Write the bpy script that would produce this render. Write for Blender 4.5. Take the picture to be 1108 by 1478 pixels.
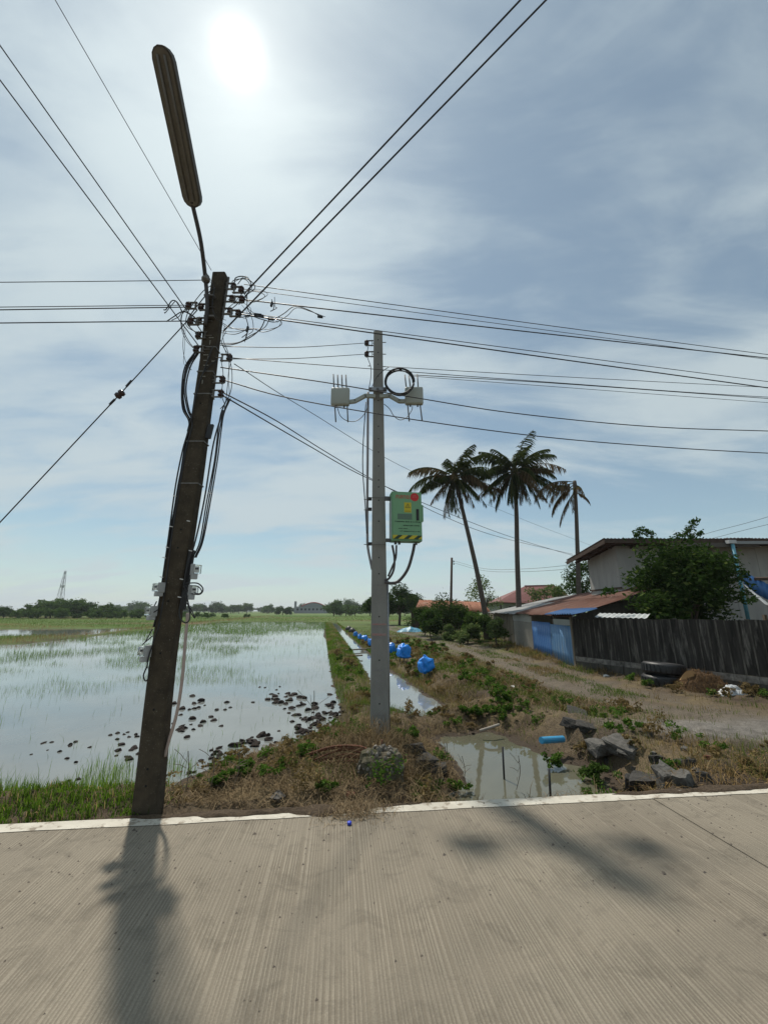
import bpy, bmesh, math, random
import numpy as np
from mathutils import Vector, Matrix, Euler
R = math.radians
rnd = random.Random(7)
nr = np.random.RandomState(11)
sc = bpy.context.scene
for o in list(bpy.data.objects): bpy.data.objects.remove(o)
COL = sc.collection

# ------------------------------------------------------------------ camera
F, CX, CY, CH = 580.0, 554.0, 739.0, 1.6
PIT = math.atan(143 / 580)
cam = bpy.data.cameras.new('camera'); camo = bpy.data.objects.new('camera', cam); COL.objects.link(camo)
camo.location = (0, 0, CH); camo.rotation_euler = (math.pi / 2 + PIT, 0, 0)
cam.sensor_fit = 'HORIZONTAL'; cam.sensor_width = 36; cam.lens = 36 * F / 1108
cam.clip_start = 0.05; cam.clip_end = 8000
sc.camera = camo
sc.render.resolution_x, sc.render.resolution_y = 767, 1024

# ------------------------------------------------------------------ light
SUN_EL, SUN_AZ = 59.8, -27.4          # azimuth from +Y, negative = towards -X
sd = Vector((math.sin(R(SUN_AZ)) * math.cos(R(SUN_EL)), math.cos(R(SUN_AZ)) * math.cos(R(SUN_EL)), math.sin(R(SUN_EL))))
sl = bpy.data.lights.new('sun', 'SUN'); so = bpy.data.objects.new('sun', sl); COL.objects.link(so)
sl.energy = 3.6; sl.angle = R(2.2); sl.color = (1.0, 0.93, 0.82)
so.rotation_euler = sd.to_track_quat('Z', 'Y').to_euler(); so.location = (-20, 30, 60)

W = bpy.data.worlds.new('World'); sc.world = W; W.use_nodes = True
nt = W.node_tree; nt.nodes.clear()
def N(t, **k):
    n = nt.nodes.new(t)
    for a, b in k.items(): setattr(n, a, b)
    return n
def L(a, b): nt.links.new(a, b)
def M_(op, a, b=None, clamp=False):
    n = N('ShaderNodeMath', operation=op, use_clamp=clamp)
    for i, v in enumerate((a, b)):
        if v is None: continue
        if isinstance(v, (int, float)): n.inputs[i].default_value = v
        else: L(v, n.inputs[i])
    return n.outputs[0]
tc = N('ShaderNodeTexCoord'); sep = N('ShaderNodeSeparateXYZ'); L(tc.outputs['Generated'], sep.inputs[0])
sky = N('ShaderNodeTexSky', sky_type='NISHITA', sun_disc=False, sun_elevation=R(SUN_EL), sun_rotation=R(SUN_AZ))
sky.air_density = 1.0; sky.dust_density = 0.3; sky.ozone_density = 1.0; sky.altitude = 0
SK = 0.075
zz = M_('MAXIMUM', sep.outputs[2], 0.0)
den = M_('ADD', zz, 0.22)
px = M_('DIVIDE', sep.outputs[0], den); py = M_('DIVIDE', sep.outputs[1], den)
cv = N('ShaderNodeCombineXYZ'); L(px, cv.inputs[0]); L(py, cv.inputs[1])
mp = N('ShaderNodeMapping'); L(cv.outputs[0], mp.inputs[0])
mp.inputs['Rotation'].default_value = (0, 0, R(28)); mp.inputs['Scale'].default_value = (0.6, 1.5, 1); mp.inputs['Location'].default_value = (3.1, 0.7, 0)
n1 = N('ShaderNodeTexNoise'); L(mp.outputs[0], n1.inputs['Vector']); n1.inputs['Scale'].default_value = 1.0; n1.inputs['Detail'].default_value = 7; n1.inputs['Roughness'].default_value = 0.56; n1.inputs['Distortion'].default_value = 0.35
n2 = N('ShaderNodeTexNoise'); L(mp.outputs[0], n2.inputs['Vector']); n2.inputs['Scale'].default_value = 3.2; n2.inputs['Detail'].default_value = 6; n2.inputs['Roughness'].default_value = 0.55; n2.inputs['Distortion'].default_value = 0.6
nn = M_('ADD', M_('MULTIPLY', n1.outputs[0], 0.66), M_('MULTIPLY', n2.outputs[0], 0.34))
mr = N('ShaderNodeMapRange', interpolation_type='SMOOTHSTEP'); L(nn, mr.inputs[0])
mr.inputs[1].default_value = 0.40; mr.inputs[2].default_value = 0.60; mr.inputs[3].default_value = 0.25; mr.inputs[4].default_value = 0.92
hz = N('ShaderNodeMapRange', interpolation_type='SMOOTHSTEP'); L(zz, hz.inputs[0])      # veil thickens to the horizon
hz.inputs[1].default_value = 0.0; hz.inputs[2].default_value = 0.35; hz.inputs[3].default_value = 0.55; hz.inputs[4].default_value = 0.0
cf = M_('MAXIMUM', mr.outputs[0], hz.outputs[0])
sdn = N('ShaderNodeVectorMath', operation='DOT_PRODUCT'); L(tc.outputs['Generated'], sdn.inputs[0]); sdn.inputs[1].default_value = sd
dp = M_('MAXIMUM', sdn.outputs['Value'], 0.0)
vl = M_('ADD', 0.52, M_('MULTIPLY', M_('POWER', dp, 6.0), 0.12))                           # veil scatters more towards the sun
vc = N('ShaderNodeVectorMath', operation='SCALE'); vc.inputs[0].default_value = (0.87, 1.01, 1.06); L(vl, vc.inputs['Scale'])
tn = N('ShaderNodeVectorMath', operation='MULTIPLY'); L(sky.outputs[0], tn.inputs[0]); tn.inputs[1].default_value = (0.92, 1.06, 0.98)
sk = N('ShaderNodeVectorMath', operation='SCALE'); L(tn.outputs[0], sk.inputs[0]); sk.inputs['Scale'].default_value = SK
mx = N('ShaderNodeMix', data_type='RGBA'); L(cf, mx.inputs[0]); L(sk.outputs[0], mx.inputs[6]); L(vc.outputs[0], mx.inputs[7])
gl = M_('ADD', M_('ADD', M_('MULTIPLY', M_('POWER', dp, 2100.0), 0.62), M_('MULTIPLY', M_('POWER', dp, 260.0), 0.15)), M_('MULTIPLY', M_('POWER', dp, 30.0), 0.15))
gv = N('ShaderNodeVectorMath', operation='SCALE'); gv.inputs[0].default_value = (1.0, 0.95, 0.84); L(gl, gv.inputs['Scale'])
ad = N('ShaderNodeVectorMath', operation='ADD'); L(mx.outputs[2], ad.inputs[0]); L(gv.outputs[0], ad.inputs[1])
bg = N('ShaderNodeBackground'); L(ad.outputs[0], bg.inputs[0]); bg.inputs[1].default_value = 1.0
wo = N('ShaderNodeOutputWorld'); L(bg.outputs[0], wo.inputs[0])
W.cycles.sampling_method = 'MANUAL'; W.cycles.sample_map_resolution = 1024

sc.view_settings.view_transform = 'Standard'; sc.view_settings.look = 'None'
sc.view_settings.exposure = 0.28; sc.view_settings.gamma = 1.0; sc.view_settings.use_curve_mapping = False
sc.render.engine = 'CYCLES'
sc.cycles.use_denoising = True; sc.cycles.max_bounces = 6; sc.cycles.transparent_max_bounces = 8
sc.cycles.volume_bounces = 0

# ------------------------------------------------------------------ helpers: pixels to points
cp, sp = math.cos(PIT), math.sin(PIT)
def ray(x, y):
    a, b = (x - CX) / F, (CY - y) / F
    return Vector((a, cp - b * sp, sp + b * cp))
def G(x, y, z=0.0):
    d = ray(x, y); t = (z - CH) / d.z
    return Vector((d.x * t, d.y * t, z))
def A(x, y, Y):
    d = ray(x, y); t = Y / d.y
    return Vector((d.x * t, Y, CH + d.z * t))

# ------------------------------------------------------------------ helpers: objects
ORG = {}
def thing(name, label, cat, loc=(0, 0, 0), group=None, rotz=0.0):
    o = bpy.data.objects.new(name, None); COL.objects.link(o); o.empty_display_size = 0.1
    o.location = loc; o.rotation_euler = (0, 0, rotz)
    tag(o, label, cat, group); ORG[o.name] = Vector(loc)
    return o
def tag(o, label=None, cat=None, group=None, kind=None):
    if label: o['label'] = label
    if cat: o['category'] = cat
    if group: o['group'] = group
    if kind: o['kind'] = kind
    return o
class MB:
    def __init__(s): s.v = []; s.f = []
    def add(s, vs, fs):
        k = len(s.v); s.v += [tuple(v) for v in vs]; s.f += [tuple(i + k for i in f) for f in fs]; return s
    def box(s, c, size, rot=None, taper=1.0):
        m = Matrix.Identity(3) if rot is None else (rot if isinstance(rot, Matrix) else Euler(rot).to_matrix())
        c = Vector(c); hx, hy, hz = size[0] / 2, size[1] / 2, size[2] / 2
        vs = []
        for z, t in ((-hz, 1), (hz, taper)):
            for x, y in ((-hx, -hy), (hx, -hy), (hx, hy), (-hx, hy)): vs.append(c + m @ Vector((x * t, y * t, z)))
        return s.add(vs, [(3, 2, 1, 0), (4, 5, 6, 7), (0, 1, 5, 4), (1, 2, 6, 5), (2, 3, 7, 6), (3, 0, 4, 7)])
    def tube(s, pts, r, n=6, cap=True):
        pts = [Vector(p) for p in pts]; K = len(pts)
        rs = [r] * K if isinstance(r, (int, float)) else list(r)
        vs = []; ref = None
        for i, p in enumerate(pts):
            t = (pts[min(i + 1, K - 1)] - pts[max(i - 1, 0)])
            t = t.normalized() if t.length > 1e-9 else Vector((0, 0, 1))
            if ref is None:
                ref = t.cross(Vector((0, 0, 1)))
                if ref.length < 0.1: ref = t.cross(Vector((1, 0, 0)))
            ref = (ref - t * ref.dot(t)).normalized(); b = t.cross(ref)
            for k in range(n):
                a = 2 * math.pi * k / n; vs.append(p + (ref * math.cos(a) + b * math.sin(a)) * rs[i])
        fs = []
        for i in range(K - 1):
            for k in range(n):
                k2 = (k + 1) % n; fs.append((i * n + k, i * n + k2, (i + 1) * n + k2, (i + 1) * n + k))
        if cap: fs += [tuple(range(n - 1, -1, -1)), tuple((K - 1) * n + k for k in range(n))]
        return s.add(vs, fs)
    def lathe(s, c, prof, n=12, axis=(0, 0, 1)):
        q = Vector((0, 0, 1)).rotation_difference(Vector(axis)).to_matrix(); c = Vector(c)
        vs = []; K = len(prof)
        for r, z in prof:
            for k in range(n):
                a = 2 * math.pi * k / n; vs.append(c + q @ Vector((r * math.cos(a), r * math.sin(a), z)))
        fs = [(i * n + k, i * n + (k + 1) % n, (i + 1) * n + (k + 1) % n, (i + 1) * n + k) for i in range(K - 1) for k in range(n)]
        fs += [tuple(range(n - 1, -1, -1)), tuple((K - 1) * n + k for k in range(n))]
        return s.add(vs, fs)
    def prism(s, poly, d):
        d = Vector(d); n = len(poly); a = [Vector(p) for p in poly]
        return s.add(a + [p + d for p in a], [tuple(range(n - 1, -1, -1)), tuple(range(n, 2 * n))] + [(i, (i + 1) % n, n + (i + 1) % n, n + i) for i in range(n)])
    def build(s, name, mat, parent=None, smooth=False, bevel=0.0, local=False):
        me = bpy.data.meshes.new(name)
        o_ = Vector((0, 0, 0)) if (parent is None or local) else ORG.get(parent.name, Vector((0, 0, 0)))
        me.from_pydata([tuple(Vector(v) - o_) for v in s.v], [], s.f); me.update()
        if bevel:
            bm = bmesh.new(); bm.from_mesh(me)
            bmesh.ops.bevel(bm, geom=list(bm.edges), offset=bevel, segments=2, affect='EDGES', profile=0.6)
            bm.to_mesh(me); bm.free()
        return link(name, me, mat, parent, smooth)
def link(name, me, mat, parent=None, smooth=False):
    if mat is not None:
        me.materials.clear(); me.materials.append(mat)
    if smooth: me.polygons.foreach_set('use_smooth', [True] * len(me.polygons))
    o = bpy.data.objects.new(name, me); COL.objects.link(o)
    if parent is not None: o.parent = parent
    ORG[o.name] = ORG.get(parent.name, Vector((0, 0, 0))).copy() if parent is not None else Vector((0, 0, 0))
    return o
def one(mb, name, mat, label, cat, group=None, base=None, **k):
    """a thing that is one mesh, its origin at its base"""
    b = Vector(base) if base is not None else Vector(mb.v[0])
    mb.v = [tuple(Vector(v) - b) for v in mb.v]
    o = mb.build(name, mat, None, **k); o.location = b; ORG[o.name] = b.copy()
    return tag(o, label, cat, group)
def copy_tree(o, parent=None):
    c = o.copy(); COL.objects.link(c); c.parent = parent
    for ch in o.children: copy_tree(ch, c)
    return c
def smooth_path(pts, per=6):
    P = [Vector(p) for p in pts]
    if len(P) < 3: return P
    Q = [P[0] * 2 - P[1]] + P + [P[-1] * 2 - P[-2]]; out = []
    for i in range(1, len(Q) - 2):
        for k in range(per):
            t = k / per; a, b, c, d = Q[i - 1], Q[i], Q[i + 1], Q[i + 2]
            out.append(0.5 * ((2 * b) + (c - a) * t + (2 * a - 5 * b + 4 * c - d) * t * t + (3 * b - 3 * c + d - a) * t ** 3))
    out.append(P[-1]); return out
def np_mesh(name, V, quads=None, tris=None, colors=None, mat=None, parent=None):
    me = bpy.data.meshes.new(name); V = np.asarray(V, np.float32)
    q = np.zeros((0, 4), np.int32) if quads is None else np.asarray(quads, np.int32)
    t = np.zeros((0, 3), np.int32) if tris is None else np.asarray(tris, np.int32)
    me.vertices.add(len(V)); me.vertices.foreach_set('co', V.ravel())
    li = np.concatenate([q.ravel(), t.ravel()]); me.loops.add(len(li)); me.loops.foreach_set('vertex_index', li)
    st = np.concatenate([np.arange(len(q)) * 4, len(q) * 4 + np.arange(len(t)) * 3]).astype(np.int32)
    me.polygons.add(len(st)); me.polygons.foreach_set('loop_start', st)
    me.update(calc_edges=True); me.validate()
    if colors is not None:
        at = me.color_attributes.new('Col', 'FLOAT_COLOR', 'POINT')
        c4 = np.ones((len(V), 4), np.float32); c4[:, :3] = colors; at.data.foreach_set('color', c4.ravel())
    return link(name, me, mat, parent)

# ------------------------------------------------------------------ noise
def _hash(i, j, s):
    n = (i.astype(np.int64) * 374761393 + j.astype(np.int64) * 668265263 + s * 974634777) & 0xffffffff
    n = ((n ^ (n >> 13)) * 1274126177) & 0xffffffff
    return ((n ^ (n >> 16)) & 0xffff) / 65535.0
def vnoise(x, y, s=0):
    x = np.asarray(x, float); y = np.asarray(y, float)
    i, j = np.floor(x), np.floor(y); fx, fy = x - i, y - j
    fx = fx * fx * (3 - 2 * fx); fy = fy * fy * (3 - 2 * fy)
    a, b, c, d = _hash(i, j, s), _hash(i + 1, j, s), _hash(i, j + 1, s), _hash(i + 1, j + 1, s)
    return (a * (1 - fx) + b * fx) * (1 - fy) + (c * (1 - fx) + d * fx) * fy
def fbm(x, y, s=0, o=4):
    r = 0; a = 0.5; t = 0
    for k in range(o):
        r = r + a * vnoise(np.asarray(x) * 2 ** k, np.asarray(y) * 2 ** k, s + k * 17); t += a; a *= 0.5
    return r / t
def sst(a, b, x):
    t = np.clip((np.asarray(x, float) - a) / (b - a), 0, 1); return t * t * (3 - 2 * t)

# ------------------------------------------------------------------ materials
def newmat(name):
    m = bpy.data.materials.new(name); m.use_nodes = True; t = m.node_tree; t.nodes.clear()
    o = t.nodes.new('ShaderNodeOutputMaterial'); return m, t, o
def pm(name, c1, c2=None, scale=8.0, rough=0.7, bump=0.0, bscale=None, metal=0.0, stretch=(1, 1, 1), c3=None, s3=1.5, t3=(0.5, 0.65), spec=0.5, detail=6, coat=0, rot=(0, 0, 0)):
    m, t, o = newmat(name); nd = t.nodes; ln = t.links.new
    b = nd.new('ShaderNodeBsdfPrincipled'); ln(b.outputs[0], o.inputs[0])
    b.inputs['Roughness'].default_value = rough; b.inputs['Metallic'].default_value = metal; b.inputs['Specular IOR Level'].default_value = spec
    g = nd.new('ShaderNodeNewGeometry'); mp_ = nd.new('ShaderNodeMapping'); ln(g.outputs['Position'], mp_.inputs[0])
    mp_.inputs['Scale'].default_value = stretch; mp_.inputs['Rotation'].default_value = rot
    col = None
    if c2 is not None:
        n = nd.new('ShaderNodeTexNoise'); ln(mp_.outputs[0], n.inputs['Vector']); n.inputs['Scale'].default_value = scale; n.inputs['Detail'].default_value = detail; n.inputs['Roughness'].default_value = 0.65
        r = nd.new('ShaderNodeValToRGB'); ln(n.outputs[0], r.inputs[0])
        r.color_ramp.elements[0].position = 0.32; r.color_ramp.elements[0].color = (*c1, 1)
        r.color_ramp.elements[1].position = 0.68; r.color_ramp.elements[1].color = (*c2, 1)
        col = r.outputs[0]
        if c3 is not None:
            n3 = nd.new('ShaderNodeTexNoise'); ln(mp_.outputs[0], n3.inputs['Vector']); n3.inputs['Scale'].default_value = s3; n3.inputs['Detail'].default_value = 8; n3.inputs['Roughness'].default_value = 0.7
            r3 = nd.new('ShaderNodeMapRange'); ln(n3.outputs[0], r3.inputs[0]); r3.inputs[1].default_value = t3[0]; r3.inputs[2].default_value = t3[1]
            x = nd.new('ShaderNodeMix'); x.data_type = 'RGBA'; ln(r3.outputs[0], x.inputs[0]); ln(col, x.inputs[6]); x.inputs[7].default_value = (*c3, 1); col = x.outputs[2]
        ln(col, b.inputs['Base Color'])
    else: b.inputs['Base Color'].default_value = (*c1, 1)
    if bump:
        n = nd.new('ShaderNodeTexNoise'); ln(mp_.outputs[0], n.inputs['Vector']); n.inputs['Scale'].default_value = bscale or scale * 3; n.inputs['Detail'].default_value = 8; n.inputs['Roughness'].default_value = 0.7
        u = nd.new('ShaderNodeBump'); ln(n.outputs[0], u.inputs['Height']); u.inputs['Strength'].default_value = 1.0; u.inputs['Distance'].default_value = bump; ln(u.outputs[0], b.inputs['Normal'])
    return m
def leafmat(name, trans=0.4, gloss=0.0):
    m, t, o = newmat(name); nd = t.nodes; ln = t.links.new
    a = nd.new('ShaderNodeAttribute'); a.attribute_name = 'Col'
    d = nd.new('ShaderNodeBsdfDiffuse'); ln(a.outputs[0], d.inputs[0])
    tr = nd.new('ShaderNodeBsdfTranslucent'); hs = nd.new('ShaderNodeHueSaturation'); ln(a.outputs[0], hs.inputs['Color']); hs.inputs['Value'].default_value = 1.35; hs.inputs['Saturation'].default_value = 1.1; ln(hs.outputs[0], tr.inputs[0])
    x = nd.new('ShaderNodeMixShader'); x.inputs[0].default_value = trans; ln(d.outputs[0], x.inputs[1]); ln(tr.outputs[0], x.inputs[2])
    sh = x.outputs[0]
    if gloss:
        gs = nd.new('ShaderNodeBsdfGlossy'); gs.inputs['Roughness'].default_value = 0.5; fr = nd.new('ShaderNodeFresnel'); fr.inputs[0].default_value = 1.4
        y = nd.new('ShaderNodeMixShader'); mm = nd.new('ShaderNodeMath'); mm.operation = 'MULTIPLY'; ln(fr.outputs[0], mm.inputs[0]); mm.inputs[1].default_value = gloss
        ln(mm.outputs[0], y.inputs[0]); ln(sh, y.inputs[1]); ln(gs.outputs[0], y.inputs[2]); sh = y.outputs[0]
    ln(sh, o.inputs[0]); return m
MT = {}
MT['blade'] = leafmat('grass_blades', 0.4)
MT['straw'] = leafmat('dry_straw', 0.2)
MT['leaf'] = leafmat('leaves', 0.28)
MT['palm'] = leafmat('palm_leaflets', 0.22)
MT['far_leaf'] = leafmat('distant_leaves', 0.2)
MT['black'] = pm('black_rubber', (0.012, 0.012, 0.013), rough=0.5)
MT['wire'] = pm('black_wire', (0.02, 0.02, 0.022), rough=0.55)
MT['brown_ins'] = pm('brown_glazed_insulator', (0.035, 0.015, 0.012), rough=0.25)
MT['steel'] = pm('galvanised_steel', (0.32, 0.33, 0.34), (0.22, 0.22, 0.23), 25, rough=0.5, metal=0.7)
MT['rust'] = pm('rusty_steel', (0.16, 0.055, 0.025), (0.07, 0.03, 0.018), 40, rough=0.9, bump=0.002)
MT['old_conc'] = pm('weathered_dark_concrete', (0.075, 0.06, 0.042), (0.04, 0.033, 0.024), 9, rough=0.95, bump=0.004, bscale=60, c3=(0.18, 0.165, 0.13), s3=75, t3=(0.61, 0.66), spec=0.2)
MT['pole2'] = pm('new_concrete', (0.27, 0.265, 0.245), (0.215, 0.21, 0.195), 5, rough=0.9, bump=0.0015, bscale=90, c3=(0.20, 0.195, 0.18), s3=2.0, t3=(0.55, 0.8), stretch=(1, 1, 0.35), spec=0.25)
MT['hole'] = pm('dark_hole', (0.01, 0.01, 0.01), rough=1.0)
MT['abs'] = pm('pale_grey_plastic', (0.36, 0.38, 0.34), (0.32, 0.34, 0.30), 4, rough=0.5)
MT['abs_dark'] = pm('dark_grey_plastic', (0.09, 0.09, 0.09), rough=0.5)
MT['blue_plastic'] = pm('blue_plastic_sheet', (0.01, 0.26, 0.82), (0.01, 0.19, 0.66), 9, rough=0.35, bump=0.02, bscale=14)

# ------------------------------------------------------------------ ground frame and terrain
WL = -0.40                                  # water level; the road top is z = 0
ea = math.atan2(4.30 - 3.59, 3.62 + 2.96)
e1 = Vector((math.cos(ea), math.sin(ea), 0)); e2 = Vector((-math.sin(ea), math.cos(ea), 0)); RO = Vector((-0.02, 3.90, 0))
def vroad(X, Y): return (X - RO.x) * e2.x + (Y - RO.y) * e2.y       # distance beyond the road's outer edge
def g2(pts, z=WL): return np.array([[G(x, y, z).x, G(x, y, z).y] for x, y in pts])
near_left = [(-60.0, 3.91 - 0.108 * 60 + 1.35), (-12.0, 3.91 - 0.108 * 12 + 1.4)]
PADDY = np.vstack([near_left, g2([(0, 1157), (100, 1157), (180, 1160), (245, 1152), (285, 1128), (335, 1112), (400, 1093), (445, 1072), (488, 1050), (503, 1034), (496, 1012), (486, 985), (478, 950), (472, 915), (471, 899.5)]),
                   [(-11.3, 78.0), (-31.0, 80.0), (-22.3, 26.0), (-60.0, 24.0)]])
CANAL = np.vstack([g2([(560, 1024), (545, 1002), (521, 960), (501, 930), (478, 899.5)]), g2([(485, 899.5), (517, 930), (551, 960), (608, 1000), (648, 1024), (606, 1034)])])
POND = g2([(610, 1070), (640, 1062), (700, 1056), (738, 1064), (790, 1088), (850, 1108), (895, 1132), (890, 1165), (650, 1185), (650, 1142), (645, 1112), (626, 1088)])
FIELD2 = np.array([(-60, 31), (-25, 34), (-29, 50), (-60, 44)], float)      # a second flooded field on the left
def sdf(poly, X, Y):
    """distance to the polygon's outline, negative inside"""
    X = np.asarray(X, float); Y = np.asarray(Y, float)
    d = np.full(X.shape, 1e9); ins = np.zeros(X.shape, bool); n = len(poly)
    for i in range(n):
        ax, ay = poly[i]; bx, by = poly[(i + 1) % n]; ex, ey = bx - ax, by - ay
        t = np.clip(((X - ax) * ex + (Y - ay) * ey) / (ex * ex + ey * ey + 1e-12), 0, 1)
        d = np.minimum(d, np.hypot(X - ax - t * ex, Y - ay - t * ey))
        c = ((ay > Y) != (by > Y)); 
        with np.errstate(divide='ignore', invalid='ignore'):
            xi = ax + (Y - ay) * (bx - ax) / ((by - ay) if abs(by - ay) > 1e-12 else 1e-12)
        ins ^= c & (X < xi)
    return np.where(ins, -d, d)
TRACK = g2([(1400, 1062), (1108, 1048), (1000, 1026), (880, 1000), (760, 962), (690, 939), (620, 919), (575, 909), (556, 902), (540, 896)], -0.25)
def pdist(poly, X, Y):
    d = np.full(np.asarray(X, float).shape, 1e9); side = np.zeros(d.shape)
    for (ax, ay), (bx, by) in zip(poly[:-1], poly[1:]):
        ex, ey = bx - ax, by - ay
        t = np.clip(((X - ax) * ex + (Y - ay) * ey) / (ex * ex + ey * ey), 0, 1)
        q = np.hypot(X - ax - t * ex, Y - ay - t * ey); s = (X - ax) * ey - (Y - ay) * ex
        side = np.where(q < d, s, side); d = np.minimum(d, q)
    return d * np.sign(side)
def wdist(X, Y):
    j = (fbm(np.asarray(X) * 2.2, np.asarray(Y) * 2.2, 5, 4) - 0.5) * 0.5
    j = j * np.clip(8 / np.maximum(np.asarray(Y), 8), 0.4, 1)
    near = np.asarray(Y) < 100
    d1, d2, d3, d4 = sdf(PADDY, X, Y), sdf(CANAL, X, Y), sdf(POND, X, Y), sdf(FIELD2, X, Y)
    return np.minimum(np.minimum(d1, d2 - 0.08), np.minimum(d3, d4)) + j, d1, d2, d3
def height(X, Y):
    X = np.asarray(X, float); Y = np.asarray(Y, float)
    d, d1, d2, d3 = wdist(X, Y); v = vroad(X, Y)
    T = -0.05 - 0.2 * sst(0.4, 5.0, v) - 0.05 * sst(10, 60, Y)
    bund = (d1 < 1.4) & (d2 < 1.4) & (Y > 8); T = np.where(bund, -0.24, T)
    T = T + 0.10 * np.exp(-((X + 0.5) ** 2 + (Y - 5.1) ** 2) / 0.9)
    T = T + 0.16 * np.exp(-(((X - 2.1 + .08 * (Y - 11)) / 1.0) ** 2 + ((Y - 11.0) / 4) ** 2)) + 0.10 * np.exp(-(((X - 3.2) / .8) ** 2 + ((Y - 6.6) / 1.2) ** 2))
    tr = pdist(TRACK, X, Y); T = T - 0.05 * np.exp(-((np.abs(tr) - 0.72) / 0.25) ** 2) * (Y > 6)
    rough = (fbm(X * 3.1, Y * 3.1, 31, 5) - 0.5) * 0.16 + (fbm(X * 11, Y * 11, 37, 3) - 0.5) * 0.06
    rough = rough * np.where(np.abs(tr) < 1.3, 0.3, 1) * np.clip(25 / np.maximum(Y, 25), 0.2, 1)
    out = WL + (T - WL) * sst(0.0, 0.75, d) + rough * sst(0.05, 0.4, d)
    inn = WL - 0.22 * sst(0.0, 0.6, -d) + 0.02
    h = np.where(d > 0, np.maximum(out, WL + 0.02 * sst(0, .2, d) - 0.0), inn)
    h = np.where(v < 0.12, np.minimum(h, -0.035), h)
    h = np.where(v < -0.05, -0.26, h)
    h = np.where((v < 0.12) & (v > -0.06) & (d3 < 0.2), np.minimum(h, -0.3), h)
    return h
def hz1(x, y): return float(height(np.array([x]), np.array([y]))[0])
def axis(fine0, fine1, step, lo, hi, g=1.07):
    a = list(np.arange(fine0, fine1, step)); s = step
    while a[-1] < hi: s *= g; a.append(a[-1] + s)
    s = step; b = []
    x = fine0
    while x > lo: s *= g; x -= s; b.append(x)
    return np.array(b[::-1] + a)
xs = axis(-5.5, 7.0, 0.04, -3000, 3000); ys = axis(3.2, 13.0, 0.04, -600, 4000, 1.045)
GX, GY = np.meshgrid(xs, ys); GZ = height(GX, GY)
def ground_color(X, Y):
    d, d1, d2, d3 = wdist(X, Y); v = vroad(X, Y); tr = np.abs(pdist(TRACK, X, Y))
    a = fbm(X * 1.3, Y * 1.3, 3, 5); b = fbm(X * 0.25, Y * 0.25, 9, 4); c = fbm(X * 6, Y * 6, 21, 4)
    def mix(p, q, t): t = np.clip(t, 0, 1)[..., None]; return p * (1 - t) + q * t
    C = lambda *k: np.array(k, float) * np.ones(X.shape + (1,))
    soil = mix(C(0.06, 0.044, 0.03), C(0.13, 0.098, 0.066), a * 1.6 - 0.3)
    dry = mix(soil, C(0.15, 0.115, 0.06), c * 1.5 - 0.3)
    green = mix(C(0.045, 0.075, 0.018), C(0.10, 0.13, 0.035), b)
    col = mix(soil, dry, sst(0.3, 0.7, a))
    col = mix(col, green, sst(14, 30, Y) * sst(0.35, 0.6, a + (Y > 40) * 0.35))
    track = mix(C(0.15, 0.125, 0.096), C(0.09, 0.074, 0.057), c)
    col = mix(col, track, (1 - sst(0.55, 1.25, tr + (a - 0.5) * 0.9)) * (1 - 0.75 * np.exp(-(tr / 0.34) ** 2) * sst(7, 9, Y) * sst(.35, .5, fbm(X * 1.1, Y * 1.1, 44, 3))))
    grav = mix(C(0.11, 0.102, 0.092), C(0.21, 0.195, 0.175), c * 1.8 - 0.4)
    gx = np.exp(-(((X - 5.6) / 2.3) ** 2 + ((Y - 6.6) / 0.85) ** 2) ** 2)
    col = mix(col, grav, gx * 0.95)
    sand = np.exp(-(((X + 1.1) / 0.5) ** 2 + ((Y - 4.25) / 0.16) ** 2)); col = mix(col, C(0.33, 0.25, 0.14), sand * 0.9)
    mud = C(0.06, 0.046, 0.034)
    col = mix(col, mud, (1 - sst(0.0, 0.22, d)) * 0.9)
    far = sst(60, 90, Y) + sst(20, 30, -X) * (Y > 10); fb = fbm(X * 0.03, Y * 0.09, 61, 4)
    fcol = mix(mix(C(0.055, 0.11, 0.02), C(0.10, 0.15, 0.035), fb * 2 - 0.5), C(0.14, 0.115, 0.06), sst(0.60, 0.75, fbm(X * 0.015, Y * 0.06, 77, 3)))
    col = mix(col, fcol, np.clip(far, 0, 1) * sst(-0.2, 0.5, d))
    return col
gc = ground_color(GX, GY)
nx, ny = len(xs), len(ys); I = np.arange(nx * ny).reshape(ny, nx)
Q = np.stack([I[:-1, :-1], I[:-1, 1:], I[1:, 1:], I[1:, :-1]], -1).reshape(-1, 4)
m, t, o = newmat('earth_and_field'); b = t.nodes.new('ShaderNodeBsdfPrincipled'); t.links.new(b.outputs[0], o.inputs[0])
at = t.nodes.new('ShaderNodeAttribute'); at.attribute_name = 'Col'; ge = t.nodes.new('ShaderNodeNewGeometry')
n_ = t.nodes.new('ShaderNodeTexNoise'); t.links.new(ge.outputs['Position'], n_.inputs['Vector']); n_.inputs['Scale'].default_value = 38; n_.inputs['Detail'].default_value = 6; n_.inputs['Roughness'].default_value = 0.75
rr = t.nodes.new('ShaderNodeMapRange'); t.links.new(n_.outputs[0], rr.inputs[0]); rr.inputs[1].default_value = 0.25; rr.inputs[2].default_value = 0.75; rr.inputs[3].default_value = 0.45; rr.inputs[4].default_value = 1.5
ml = t.nodes.new('ShaderNodeVectorMath'); ml.operation = 'SCALE'; t.links.new(at.outputs[0], ml.inputs[0]); t.links.new(rr.outputs[0], ml.inputs['Scale']); t.links.new(ml.outputs[0], b.inputs['Base Color'])
bu = t.nodes.new('ShaderNodeBump'); t.links.new(n_.outputs[0], bu.inputs['Height']); bu.inputs['Distance'].default_value = 0.03; bu.inputs['Strength'].default_value = 0.9; t.links.new(bu.outputs[0], b.inputs['Normal'])
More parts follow.
